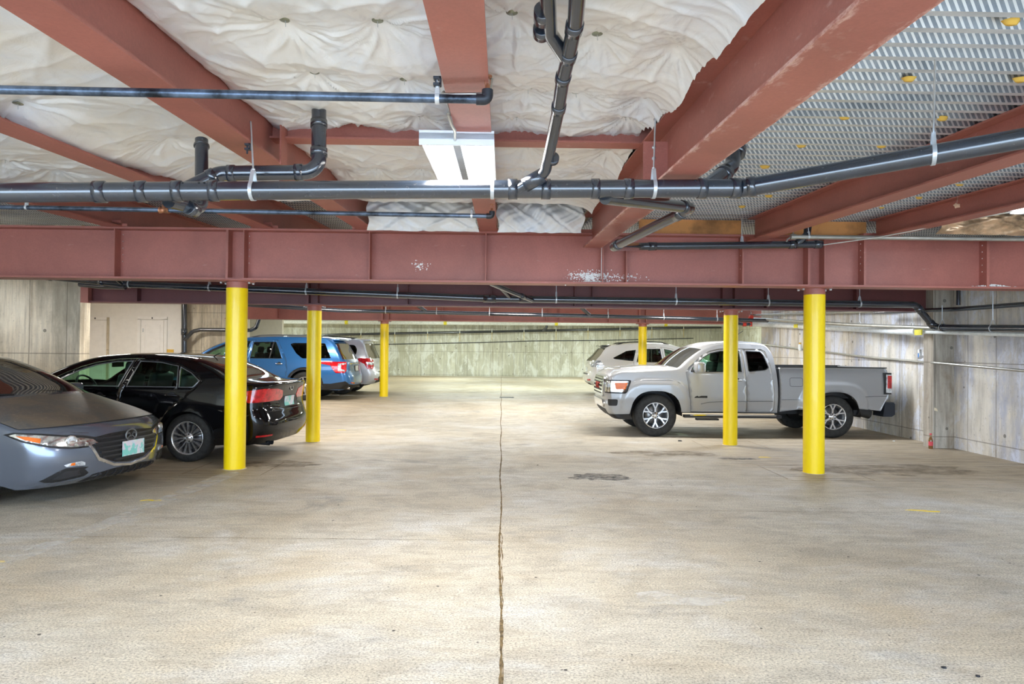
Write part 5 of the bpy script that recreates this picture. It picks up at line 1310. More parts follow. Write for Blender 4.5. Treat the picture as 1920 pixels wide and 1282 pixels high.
# ------------------------------------------------------------------ grey hatchback, nose to the aisle
def grey_hatchback():
    sp = dict(L=4.46, W=1.795, R=.325, Ra=.37, wheels=(1.08, 3.66), sill=.22, lean=.46,
        E=[(.55, .17, -.44, .03, 2.2), (.48, .24, -.45, .01, 2.2), (.45, .36, -.44, 0, 2.2), (.45, .50, -.44, .0, 2.2), (.50, .62, -.46, .0, 2.2), (.60, .695, -.50, .02, 2.3), (.78, .755, -.50, .035, 2.4),
           (1.0, .82, -.38, .055, 2.5), (1.22, .885, -.26, .07, 2.5), (1.38, .945, -.24, .06, 2.4), (1.6, 1.075, -.20, .05, 2.4), (1.9, 1.225, -.16, .05, 2.4), (2.2, 1.335, -.12, .05, 2.4),
           (2.6, 1.385, 0, .05, 2.6), (3.1, 1.37, 0, .05, 2.6), (3.6, 1.29, .08, .05, 2.6), (3.92, 1.09, .16, .04, 2.6), (4.0, .98, .3, .03, 2.6), (4.08, .8, .34, 0, 2.6), (4.12, .5, .33, 0, 2.6), (4.08, .25, .3, 0, 2.6)],
        plan=[(0, .93), (.45, .965), (.9, .995), (1.5, 1), (3.4, 1), (4.0, .96), (4.4, .9)], vert=VERT, belt=[(0, 1.2), (1.3, .96), (4.0, 1.0), (4.4, 1.1)],
        flare=[(1.08, .32, .37, .014, .06), (3.66, .32, .37, .012, .06)], glass=[gl(9, 12, 3), gl(15, 16, 4)])
    th = math.radians(180-11); ex = Vector((math.cos(th), math.sin(th), 0))
    c = Car('hatchback', 'blue-grey dusty hatchback at the left picture edge, nose towards the aisle', 'car', (-3.88, 7.08, 0), th, sp, 1.02)
    d1 = [(1.56, .28), (1.50, .62), (1.48, .93), (1.62, 1.055), (1.9, 1.19), (2.2, 1.30), (2.45, 1.345), (2.62, 1.345), (2.56, .98), (2.52, .60), (2.52, .28)]
    w1 = [(1.66, .99), (1.92, 1.14), (2.2, 1.25), (2.45, 1.29), (2.56, 1.29), (2.50, .99)]
    c.body('body', 'greyp', [d1])
    for sd in (-1, 1):
        c.sidedoor(d1, [w1], 'greyp', side=sd, handle=(2.35, .86))
        pad('side_mirror', (1.62, sd*.97, 1.0), (.17, .2, .13), .05, 'greyp', c.root)
        hl = c.decal('head_light', 'reflector', [(0.350, .575), (0.430, .555), (0.590, .56), (0.750, .585), (0.930, .635), (1.030, .685), (0.990, .70), (0.830, .685), (0.630, .655), (0.490, .635), (0.390, .61)], .55, False, .012, side=sd, sp=.025)
        c.decal('light_bezel', 'darktrim', [(0.315, .585), (0.420, .538), (0.600, .542), (0.760, .568), (0.950, .625), (1.060, .69), (1.000, .713), (0.830, .70), (0.630, .672), (0.470, .655), (0.370, .625)], .55, False, .005, side=sd, sp=.025, parent=None)
        c.decal('turn_lens', 'amber', [(0.830, .615), (0.930, .645), (0.990, .683), (0.910, .675), (0.820, .655)], .55, False, .015, side=sd, parent=None)
        q = c.cast(Vector((0, sd*.60, .617))-Vector((3, 0, 0)), (1, 0, 0)); m_ = MB(); ax = Vector((-1, sd*.35, 0)).normalized()
        m_.lathe([(.0, .012), (.022, .014), (.040, .018), (.042, .008)], q, ax, 24); m_.build('projector_lens', 'clearlens', c.root)
        m_ = MB(); m_.lathe([(.042, .004), (.042, .020), (.050, .020), (.050, .004)], q, ax, 24); m_.build('projector_ring', 'chrome', c.root)
        f = c.decal('fog_surround', 'darktrim', [(.46, .295), (.50, .265), (.74, .235), (.80, .24), (.84, .26), (.72, .34), (.66, .365), (.52, .36), (.46, .35), (.50, .335)], .35, False, .004, side=sd, sp=.02)
        c.decal('fog_pocket', 'darkalloy', [(.53, .285), (.70, .262), (.76, .27), (.66, .335), (.55, .335)], .35, False, .008, side=sd, sp=.02, parent=None)
        c.decal('turn_signal', 'clearlens', [(.50, .372), (.66, .378), (.68, .395), (.62, .412), (.53, .415), (.50, .40)], .35, False, .008, side=sd, sp=.02)
        c.decal('turn_bulb', 'amber', [(.59, .384), (.63, .386), (.62, .408), (.59, .410)], .35, False, .010, side=sd, sp=.02, parent=None)
        for a, b in (((.44, .69), (.93, .80)),):
            c.decal('hood_seam', 'darktrim', [(.44, .668), (.60, .69), (.60, .694), (.44, .673)], .3, False, .001, side=sd)
    # grille
    gp = [(-.44, .58), (-.36, .43), (-.20, .355), (0, .33), (.20, .355), (.36, .43), (.44, .58), (.40, .625), (.2, .645), (0, .65), (-.2, .645), (-.40, .625)]
    g_ = c.decal('grille', 'darktrim', gp, 0, False, .004, sp=.03)
    wing = [(-.60, .655), (-.47, .60), (-.455, .57), (-.38, .43), (-.215, .345), (0, .315), (.215, .345), (.38, .43), (.455, .57), (.47, .60), (.60, .655), (.475, .585), (.47, .545), (.39, .40), (.22, .322), (0, .292), (-.22, .322), (-.39, .40), (-.47, .545), (-.475, .585)]
    c.decal('grille_surround', 'chrome', wing, 0, False, .016, sp=.02)
    for i, z in enumerate((.385, .43, .475, .52, .565, .61)):
        w_ = np.interp(z, [.33, .43, .58, .65], [.05, .345, .42, .34])
        c.decal('grille_bar', 'darkalloy', [(-w_, z-.009), (w_, z-.009), (w_, z+.009), (-w_, z+.009)], 0, False, .022, g_, .04)
    e = c.cast((-3, 0, .605), (1, 0, 0))+Vector((-.035, 0, 0)); m_ = MB()
    m_.tube([e+Vector((0, .072*math.cos(a), .058*math.sin(a))) for a in [i*PI/14 for i in range(28)]], .008, 8, closed=True)
    m_.tube([e+Vector((0, a, b)) for a, b in ((-.062, .012), (-.030, .026), (0, -.018), (.030, .026), (.062, .012))], .007, 6)
    m_.tube([e+Vector((0, a, b)) for a, b in ((-.05, -.034), (-.02, -.008), (0, -.018), (.02, -.008), (.05, -.034))], .006, 6); m_.build('emblem', 'satin', c.root)
    x_ = e.x-.012; m_ = MB(); m_.box((x_, -.02, .475), (.006, .30, .15)); pl = m_.build('license_plate', 'plate', c.root)
    c.decal('lower_grille', 'darktrim', [(-.50, .205), (-.42, .27), (-.2, .295), (.2, .295), (.42, .27), (.50, .205), (.3, .19), (-.3, .19)], 0, False, .004)
    for i in range(9):
        y = -.36+i*.09; c.decal('grille_fin', 'darkalloy', [(y-.006, .20), (y+.006, .20), (y+.006, .28), (y-.006, .28)], 0, False, .014, None)
    # dusty hood skin laid over the body
    vs, fs = c.strip_mesh(); m = c.NT+1; r0, r1 = 6*5-3, 9*5-2; m_ = MB(); hv = []; jj = range(3, c.NT-2)
    for i in range(r0, r1+1):
        for j in jj:
            p_ = Vector(vs[i*m+j]); hv.append(p_+Vector((-.0005, 0, .004)))
    n = len(jj); m_.add(hv, [(a*n+b, a*n+b+1, (a+1)*n+b+1, (a+1)*n+b) for a in range(r1-r0) for b in range(n-1)], 0, True)
    ed = [(a*n+b) for a, b in [(0, k) for k in range(n)]]
    o = m_.build('hood', 'dusty', c.root); o['label'] = 'hood thick with brown dust'
    m_ = MB()
    m_.tube([hv[k]-Vector((.003, 0, .001)) for k in range(n)], .0035, 5); m_.tube([hv[a*n] for a in range(r1-r0+1)], .003, 5); m_.tube([hv[a*n+n-1] for a in range(r1-r0+1)], .003, 5); m_.build('hood_edge', 'darktrim', c.root)
    c.glassstrip('windshield', 0); c.glassstrip('rear_window', 1)
    for y in (-.35, .25):
        a = Vector(c.strip_pt(9*5+1, 15)); m_ = MB(); pts = []
        for k in range(8):
            q = c.cast((a.x-1+.0, y+k*.085, 2.5), Vector((.38, 0, -.92)).normalized()) if False else None
        m_.tube([(1.13+.10*abs(y), y, 1.01), (1.18+.08*abs(y), y+.3, 1.025), (1.28+.1*abs(y+.5), y+.55, 1.03)], .008, 6); m_.build('wiper', 'darktrim', c.root)
    c.wheels(.215, 'five', .21); c.under(.15); c.interior(1.45, [(2.15, .5), (3.0, .5)], 1.85, dash=.90)
    return c
# ------------------------------------------------------------------ silver pickup
def pickup():
    R = .385
    V_ = [(.3, .90), (.42, .95), (.50, .97), (.62, .985), (.66, 1.0), (.95, 1.0), (1.10, .985), (1.2, .965), (1.3, .95)]
    fl = [(.93, R, .47, .045, .17), (4.17, R, .47, .045, .17)]
    sp = dict(L=5.2, W=1.82, R=R, Ra=.455, wheels=(.93, 4.17), sill=.42, lean=.26, archsq=2.6, fsq=3.2, fw=.035,
        E=[(.38, .30, -.16, .0, 4.0), (.25, .42, -.16, 0, 4.0), (.21, .55, -.17, 0, 4), (.20, .70, -.17, 0, 4), (.18, .82, -.15, 0, 4), (.17, 1.00, -.12, 0, 4), (.19, 1.07, -.11, .02, 4), (.28, 1.12, -.12, .05, 3.5),
           (.60, 1.145, -.15, .09, 2.8), (.95, 1.165, -.12, .11, 2.8), (1.22, 1.185, -.10, .09, 2.8), (1.40, 1.225, -.20, .06, 2.4), (1.62, 1.40, -.19, .06, 2.4), (1.86, 1.565, -.16, .06, 2.4),
           (2.05, 1.64, -.1, .07, 2.6), (2.35, 1.68, 0, .075, 2.8), (2.75, 1.675, 0, .075, 2.8), (2.98, 1.64, .03, .06, 3), (3.05, 1.55, .03, .03, 4), (3.11, 1.22, .03, .0, 4), (3.14, .9, .02, 0, 4), (3.14, .45, .02, 0, 4)],
        plan=[(0, .94), (.25, .965), (.6, .99), (1.2, 1), (5.2, 1)], vert=V_, belt=[(0, 1.4), (1.2, 1.2), (5.3, 1.2)], flare=fl, glass=[gl(11, 13, 3), (18*5+1, 19*5-1, 6)])
    fwp = atz(1227, 817.5, 0); O = Vector((fwp.x-.93, fwp.y+.80, 0))
    c = Car('pickup_truck', 'silver extended cab pickup truck parked at right, tail against the concrete wall', 'truck', O, 0, sp)
    d1 = [(1.56, .46), (1.53, .80), (1.47, 1.17), (1.53, 1.26), (1.78, 1.475), (1.94, 1.565), (2.12, 1.605), (2.545, 1.61), (2.56, 1.2), (2.585, .5), (2.585, .46)]
    d2 = [(2.585, .46), (2.585, .5), (2.56, 1.2), (2.545, 1.61), (2.90, 1.605), (2.97, 1.56), (3.03, 1.3), (3.085, .8), (3.085, .52), (3.04, .46)]
    w1 = [(1.575, 1.185), (1.60, 1.245), (1.82, 1.44), (1.96, 1.515), (2.14, 1.555), (2.48, 1.56), (2.485, 1.195)]
    w2 = rounded([(2.625, 1.195), (2.61, 1.56), (2.87, 1.555), (2.915, 1.50), (2.985, 1.27), (2.92, 1.225)], .02, 2)
    c.body('body', 'silver', [d1, d2])
    for sd in (-1, 1):
        c.sidedoor(d1, [w1], 'silver', side=sd, handle=(2.40, 1.03)); c.sidedoor(d2, [w2], 'silver', 'privacy', side=sd)
        # character crease and badge on the door
        m_ = MB(); m_.tube([c.S(x, z, sd, .002) for x, z in ((1.75, .60), (1.90, .635), (2.2, .65), (3.05, .66))], .006, 6); m_.build('door_crease', 'satin', c.root)
        m_ = MB(); m_.add([c.S(x, z, sd, .004) for x, z in ((1.62, .71), (1.64, .735), (1.68, .75), (1.70, .735), (1.75, .75), (1.86, .75), (1.86, .71))], [(0, 1, 2, 3, 4, 5, 6)]); b_ = m_.build('door_badge', 'darktrim', c.root)
        # fender relief line above the wheels
        for cx_ in (.93,):
            m_ = MB(); m_.tube([c.S(x, z, sd, .001) for x, z in ((cx_-.40, .985), (cx_-.22, 1.03), (cx_+.25, 1.035), (cx_+.42, .99), (cx_+.52, .90), (cx_+.60, .70), (cx_+.62, .50))], .007, 6); m_.build('fender_crease', 'silver', c.root)
        hl = c.decal('head_light', 'reflector', rounded([(.53, .80), (.92, .80), (.95, .83), (.96, 1.0), (.55, 1.0), (.53, .97)], .02), .72, False, .008, side=sd, sp=.03)
        c.decal('light_bezel', 'darktrim', rounded([(.51, .775), (.94, .775), (.975, .82), (.985, 1.02), (.52, 1.02), (.51, .98)], .02), .72, False, .003, side=sd, sp=.03)
        c.decal('turn_lens', 'amber', rounded([(.80, .85), (.93, .85), (.95, .97), (.78, .97)], .02), .72, False, .012, side=sd, sp=.03)
        c.decal('lamp_window', 'clearlens', rounded([(.56, .88), (.70, .88), (.70, .97), (.56, .97)], .015), .72, False, .012, side=sd, sp=.03)
        c.decal('fog_surround', 'darktrim', rounded([(.70, .55), (.84, .55), (.86, .67), (.70, .67)], .025), .6, False, .004, side=sd)
        q = Vector(c.S(.36, .61, sd)); 
        m_ = MB(); m_.lathe([(0, .0), (.035, .004), (.04, -.01)], c.cast(Vector((-3, sd*.74, .61)), (1, 0, 0))+Vector((-.01, 0, 0)), (-1, sd*.6, 0), 18); m_.build('fog_light', 'clearlens', c.root)
        c.decal('air_dam', 'darktrim', [(.40, .30), (1.0, .24), (1.0, .41), (.40, .36)], .55, False, .01, side=sd)
        o = pad('side_mirror', (1.66, sd*1.07, 1.265), (.15, .24, .20), .05, 'silver', c.root)
        pad('mirror_base', (1.62, sd*.96, 1.20), (.10, .12, .05), .02, 'darktrim', c.root); pad('mirror_glass', (1.74, sd*1.07, 1.265), (.01, .20, .16), .004, 'chrome', c.root)
        m_ = MB(); m_.box((2.30, sd*.94, .385), (1.75, .13, .05)); m_.build('running_board', 'darktrim', c.root)
        m_ = MB(); m_.box((2.30, sd*1.006, .408), (1.55, .008, .016)); m_.build('board_trim', 'chrome', c.root)
        m_ = MB(); m_.box((1.85, sd*.93, .33), (.4, .10, .03)); m_.build('step', 'darktrim', c.root)
    c.glassstrip('windshield', 0); c.glassstrip('rear_window', 1, 'privacy')
    # chrome grille
    g_ = c.decal('grille', 'darktrim', rounded([(-.50, .74), (.50, .74), (.54, .98), (.50, 1.03), (-.50, 1.03), (-.54, .98)], .03), 0, False, .006)
    fr = rounded([(-.58, .70), (.58, .70), (.62, .98), (.56, 1.07), (-.56, 1.07), (-.62, .98)], .04)
    c.decal('grille_surround', 'chrome', fr, 0, False, .03, holes=[rounded([(-.49, .75), (.49, .75), (.53, .97), (.49, 1.02), (-.49, 1.02), (-.53, .97)], .03)], rim=.03)
    for z in (.79, .86, .93, .985): c.decal('grille_bar', 'chrome', [(-.50, z-.017), (.50, z-.017), (.50, z+.017), (-.50, z+.017)], 0, False, .032, g_, rim=.026)
    text_mesh('badge', 'GMC', .17, 'red', c.root, face_m((-.005, 0, .885), -1), .008)
    c.decal('bumper_bar', 'chrome', rounded([(-.52, .50), (.52, .50), (.56, .58), (.52, .64), (-.52, .64), (-.56, .58)], .03), 0, False, .03, rim=.03)
    c.decal('air_intake', 'darktrim', [(-.50, .34), (.50, .34), (.54, .47), (-.54, .47)], 0, False, .006)
    # hood power bulge line
    m_ = MB()
    for sd in (-1, 1):
        pts = []
        for x in (.36, .5, .7, .9, 1.1):
            q = c.cast((x, sd*(.48+.10*(x-.3)), 3), (0, 0, -1)); pts.append(q+Vector((0, 0, .001)))
        m_.tube(pts, .006, 6)
    m_.build('hood_crease', 'silver', c.root)
    m_ = MB(); q = c.cast((2.55, 0.1, 3), (0, 0, -1)); m_.tube([q, q+Vector((.10, 0, .05)), q+Vector((.32, 0, .20))], .006, 6); m_.lathe([(.06, 0), (.05, .02), (0, .03)], q, Z, 12); m_.build('antenna', 'darktrim', c.root)
    # ---- cargo bed
    zr = 1.275; x0, x1 = 3.19, 5.16
    bo = [(x0, .47), (x0, zr-.03), (x0+.02, zr), (x1-.03, zr), (x1, zr-.03), (x1+.01, 1.0), (x1, .72), (x1-.05, .68), (x1-.12, .50)]
    arch = []
    for k in range(25):
        a = PI*k/24; cc, ss = math.cos(a), math.sin(a); arch.append((4.17+.455*math.copysign(abs(cc)**(2/2.5), cc), R+.455*abs(ss)**(2/2.5)))
    poly = bo+[(p[0], max(p[1], .47)) for p in arch if p[1] > .44]+[(3.70, .47)] if False else bo+[p for p in arch if p[1] > .50]
    bed = None
    for sd in (-1, 1):
        V, T = region(poly, (), .04); m_ = MB(); vs = [c.S(x, z, sd) for x, z in V]; m_.add(vs, T, 0, True)
        for a, b in border(T):
            va, vb = vs[a], vs[b]; m_.add([va, vb, (vb[0], vb[1]-sd*.07, vb[2]), (va[0], va[1]-sd*.07, va[2])], [(0, 1, 2, 3)])
        o = m_.build('bed_side', 'silver', c.root, fix=False); c.orient(o, sd)
        m_ = MB(); m_.box(((x0+x1)/2, sd*.80, 1.0), (x1-x0, .02, .5)); m_.build('bed_liner', 'darktrim', o)
        m_ = MB(); m_.box(((x0+x1)/2, sd*.838, zr+.008), (x1-x0-.02, .085, .018)); m_.build('rail_cap', 'darktrim', o)
        if sd < 0:
            fd = rounded([(3.36, .93), (3.60, .93), (3.60, 1.09), (3.36, 1.09)], .04); c.panel('fuel_door', 'darktrim', fd, [offset(fd, .006)], .001, o, sd, .03, 0)
            m_ = MB(); m_.tube([c.S(x, z, sd, .001) for x, z in ((3.21, .69), (3.4, .695), (3.62, .70))], .005, 6); m_.build('side_crease', 'satin', o)
            m_ = MB(); m_.tube([c.S(x, z, sd, .001) for x, z in ((4.72, .76), (4.9, .765), (5.13, .77))], .004, 6); m_.build('seam', 'darktrim', o)
        # tail lamp at the corner
        m_ = MB(); m_.box((x1-.02, sd*.905, 1.0), (.13, .06, .39)); tl = m_.build('tail_light', 'darktrim', c.root)
        m_ = MB(); m_.box((x1-.005, sd*.915, 1.0), (.10, .055, .33)); m_.build('clear_lens', 'clearlens', tl)
        m_ = MB(); m_.box((x1+.005, sd*.925, 1.03), (.075, .045, .23)); m_.build('red_lens', 'redlens', tl)
    m_ = MB(); m_.box(((x0+x1)/2, 0, .74), (x1-x0, 1.62, .04)); m_.box((x0+.02, 0, 1.0), (.04, 1.66, .5)); m_.build('bed_floor', 'darktrim', c.root)
    m_ = MB(); m_.box((x1-.03, 0, 1.0), (.05, 1.62, .53)); m_.box((x1-.03, 0, zr-.0), (.07, 1.62, .02)); m_.build('tailgate', 'silver', c.root)
    bp = [(x1-.06, .66), (x1+.10, .66), (x1+.12, .62), (x1+.12, .44), (x1+.06, .40), (x1-.10, .40)]
    m_ = MB(); m_.extrude(bp, (0, -.92, 0), X, Z, Y, .34); m_.extrude(bp, (0, .58, 0), X, Z, Y, .34); m_.extrude([(x1-.02, .62), (x1+.12, .62), (x1+.12, .46), (x1-.02, .46)], (0, -.6, 0), X, Z, Y, 1.2); m_.build('rear_bumper', 'navyblack', c.root)
    m_ = MB(); m_.box((x1+.05, -.80, .625), (.15, .23, .012)); m_.build('step_pad', 'satin', c.root)
    m_ = MB(); m_.box((4.68, 0, .46), (.25, 1.7, .10)); m_.tube([(4.62, -.84, .50), (4.85, -.84, .44)], .09, 12); m_.build('mud_guard', 'darktrim', c.root)
    c.wheels(.232, 'y6', .26)
    m_ = MB(); m_.box((2.6, 0, .46), (4.6, .8, .14)); m_.box((2.3, 0, .50), (1.6, 1.66, .08)); m_.tube([(4.17, -.8, R), (4.17, .8, R)], .05, 12); m_.tube([(.93, -.8, R), (.93, .8, R)], .05, 12); m_.lathe([(.02, -.15), (.14, 0), (.02, .15)], (4.17, 0, R), Y, 14); m_.box((3.3, .55, .50), (.5, .3, .2)); m_.build('frame', 'darktrim', c.root)
    c.interior(1.50, [(2.02, .72), (2.62, .72)], 1.88, dash=1.12, hwid=.68)
    return c
MT['navyblack'] = plain('navy_black_bumper', (.012, .018, .03), .4)
# ------------------------------------------------------------------ tall wagons
def wagon(name, label, loc, rz, L, W, R, wheels, E, belt, doors, wins, qwin, mat, glassidx, bl, rims, lights, sc=1, rail='satin', priv='privacy', rimr=.24, clad=None, lean=.30, style='five'):
    sp = dict(L=L, W=W, R=R, Ra=R+.055, wheels=wheels, sill=.30, lean=lean, E=E, plan=[(0, .92), (.4, .965), (.9, .995), (1.4, 1), (L-1.1, 1), (L-.5, .98), (L-.2, .95), (L, .92)],
              vert=[(.2, .92), (.35, .96), (.55, .99), (.75, 1), (.95, .99), (1.1, .97), (1.2, .95)], belt=belt, flare=[(w_, R, R+.055, .014, .07) for w_ in wheels], glass=glassidx)
    c = Car(name, label, 'car', loc, rz, sp, sc); c.body('body', mat, doors, [qwin])
    for sd in (-1, 1):
        for d_, w_, h_ in zip(doors, wins, lights['handles']): c.sidedoor(d_, w_, mat, 'smoke' if d_ is not doors[0] else 'glass', side=sd, handle=h_, hmat='chrome')
        c.panel('quarter_window', priv, qwin, (), .002, None, sd, .06, .01)
        c.decal('tail_light', 'redlens', lights['tail'], lights['tyaw'], True, .012, side=sd, sp=.02)
        if 'tail2' in lights: c.decal('tail_lens', lights.get('t2m', 'clearlens'), lights['tail2'], lights['tyaw'], True, .016, side=sd, sp=.02)
        c.decal('reflector', 'redlens', lights['refl'], .45, True, .008, side=sd)
        c.decal('head_light', 'clearlens', [(.30, .70), (.60, .72), (.62, .86), (.34, .86)], .5, False, .006, side=sd)
        pad('side_mirror', (belt[1][0]+(.62 if mat == 'bluep' else .38), sd*(W/2+.10), belt[1][1]+.06), (.16, .22, .17), .05, mat, c.root)
        # roof rails
        pts = [Vector(c.S(x, np.interp(x, [e[0] for e in c.E[40:75]], [e[1] for e in c.E[40:75]]), sd, -.07))+Vector((0, 0, .075 if 0 < k < 7 else .03)) for k, x in enumerate(np.linspace(belt[1][0]+1.0, bl[0]-.2, 8))]
        m_ = MB(); m_.tube(pts, .016, 8); m_.build('roof_rail', rail, c.root)
        if clad:
            pr = [(wheels[1]+(R+.05)*math.cos(a), R+(R+.05)*math.sin(a)) for a in [PI*k/16 for k in range(17)]]; po = [(wheels[1]+(R+.12)*math.cos(a), R+(R+.12)*math.sin(a)) for a in [PI*(16-k)/16 for k in range(17)]]
            c.panel('arch_cladding', clad, pr+po, (), .008, None, sd, .04, .012)
    c.glassstrip('windshield', 0); c.glassstrip('rear_window', 1, priv)
    c.wheels(rimr, style, .24); c.under(.22); c.interior(belt[1][0]+.30, [(belt[1][0]+.85, .62), (belt[1][0]+1.75, .62)], belt[1][0]+.6, dash=belt[1][1]-.05, hwid=.66)
    return c
def blue_suv():
    E = [(.40, .26, -.32, 0, 2.6), (.32, .45, -.32, 0, 2.6), (.30, .70, -.30, 0, 2.6), (.34, .90, -.30, .01, 2.6), (.48, 1.02, -.30, .05, 2.6), (.72, 1.06, -.2, .08, 2.6), (.90, 1.09, -.15, .08, 2.6),
         (.98, 1.13, -.20, .06, 2.4), (1.30, 1.34, -.18, .06, 2.4), (1.70, 1.53, -.14, .05, 2.4), (2.05, 1.61, -.06, .06, 2.6), (2.6, 1.655, 0, .06, 2.8), (3.2, 1.665, 0, .06, 2.8), (3.9, 1.645, 0, .06, 2.8),
         (4.34, 1.595, .10, .06, 2.8), (4.44, 1.52, .16, .03, 2.6), (4.58, 1.30, .18, .0, 2.6), (4.66, 1.10, .22, 0, 2.6), (4.68, 1.0, .26, 0, 2.6), (4.70, .78, .27, 0, 2.6), (4.72, .62, .31, 0, 2.6), (4.72, .42, .30, 0, 2.6), (4.62, .28, .24, 0, 2.6)]
    d1 = [(1.38, .36), (1.34, .7), (1.02, 1.08), (1.03, 1.12), (1.33, 1.32), (1.71, 1.50), (2.05, 1.58), (2.36, 1.60), (2.30, 1.1), (2.28, .36)]
    d2 = [(2.28, .36), (2.30, 1.1), (2.36, 1.60), (3.02, 1.605), (3.14, 1.40), (3.30, 1.10), (3.34, .85), (3.30, .62), (3.24, .36)]
    w1 = [(1.09, 1.13), (1.35, 1.295), (1.73, 1.47), (2.05, 1.545), (2.28, 1.565), (2.22, 1.12)]
    w2 = [(2.35, 1.12), (2.39, 1.535), (2.96, 1.545), (3.06, 1.37), (3.17, 1.12)]
    w2a = [(2.35, 1.12), (2.39, 1.535), (2.90, 1.545), (2.84, 1.12)]; w2b = [(2.865, 1.12), (2.925, 1.545), (2.965, 1.54), (3.06, 1.37), (3.17, 1.12)]
    q = rounded([(3.36, 1.50), (3.45, 1.53), (4.28, 1.53), (4.48, 1.13), (3.72, 1.12), (3.55, 1.25)], .03, 2)
    c = wagon('sport_utility_vehicle', 'blue three row sport utility vehicle parked at left, behind the black sedan', (-5.23-3.79, 17.85+.95, ground(18.6)), 0, 5.02, 1.98, .385, (.92, 3.79), E, [(0, 1.4), (1.2, 1.12), (5.0, 1.12)], [d1, d2], [[w1], [w2a, w2b]], q, 'bluep',
              [gl(7, 9, 3), gl(15, 17, 4)], (4.4, 1.5), .24, dict(tail=[(1.27, 1.03), (1.25, .985), (1.05, .94), (1.0, .82), (.94, .74), (.74, .74), (.67, .80), (.64, 1.035), (1.0, 1.04)], tyaw=.85, tail2=[(.90, .80), (.72, .78), (.72, .82), (.84, .845), (.83, .96), (.68, .975), (.68, 1.005), (.89, .99)], refl=[(.42, .43), (.66, .46), (.66, .49), (.43, .46)], handles=[(2.12, .97), (3.12, .97)]), 1.0, 'satin', 'privacy', .24, 'darktrim', .27)
    for sd in (-1, 1): c.panel('pillar_trim', 'glosstrim', [(.985, 1.118), (1.31, 1.335), (1.70, 1.522), (2.05, 1.60), (2.05, 1.56), (1.73, 1.485), (1.35, 1.31), (1.075, 1.118)], (), .004, None, sd, .05, .01)
    c.decal('bumper_cladding', 'darktrim', [(-.86, .44), (-.5, .40), (.5, .40), (.86, .44), (.90, .30), (.5, .27), (-.5, .27), (-.90, .30)], 0, True, .006)
    for sd in (-1, 1): c.decal('corner_cladding', 'darktrim', [(1.5, .46), (1.0, .45), (.66, .52), (.55, .46), (.55, .30), (1.5, .28)], .95, True, .006, side=sd)
    c.decal('chrome_strip', 'chrome', [(-.62, .965), (.62, .965), (.64, .995), (-.64, .995)], 0, True, .014)
    c.decal('plate_recess', 'darktrim', rounded([(-.27, .76), (.27, .76), (.30, .93), (-.30, .93)], .03), 0, True, .003)
    c.decal('license_plate', 'wrap', [(-.155, .775), (.155, .775), (.155, .915), (-.155, .915)], 0, True, .012)
    pad('spoiler', (4.47, 0, 1.625), (.34, 1.30, .035), .015, 'bluep', c.root)
    for sd in (-1, 1):
        m_ = MB(); m_.tube([(4.74, sd*.62, .33), (4.93, sd*.62, .325)], .045, 14, caps=False); m_.build('exhaust_tip', 'chrome', c.root)
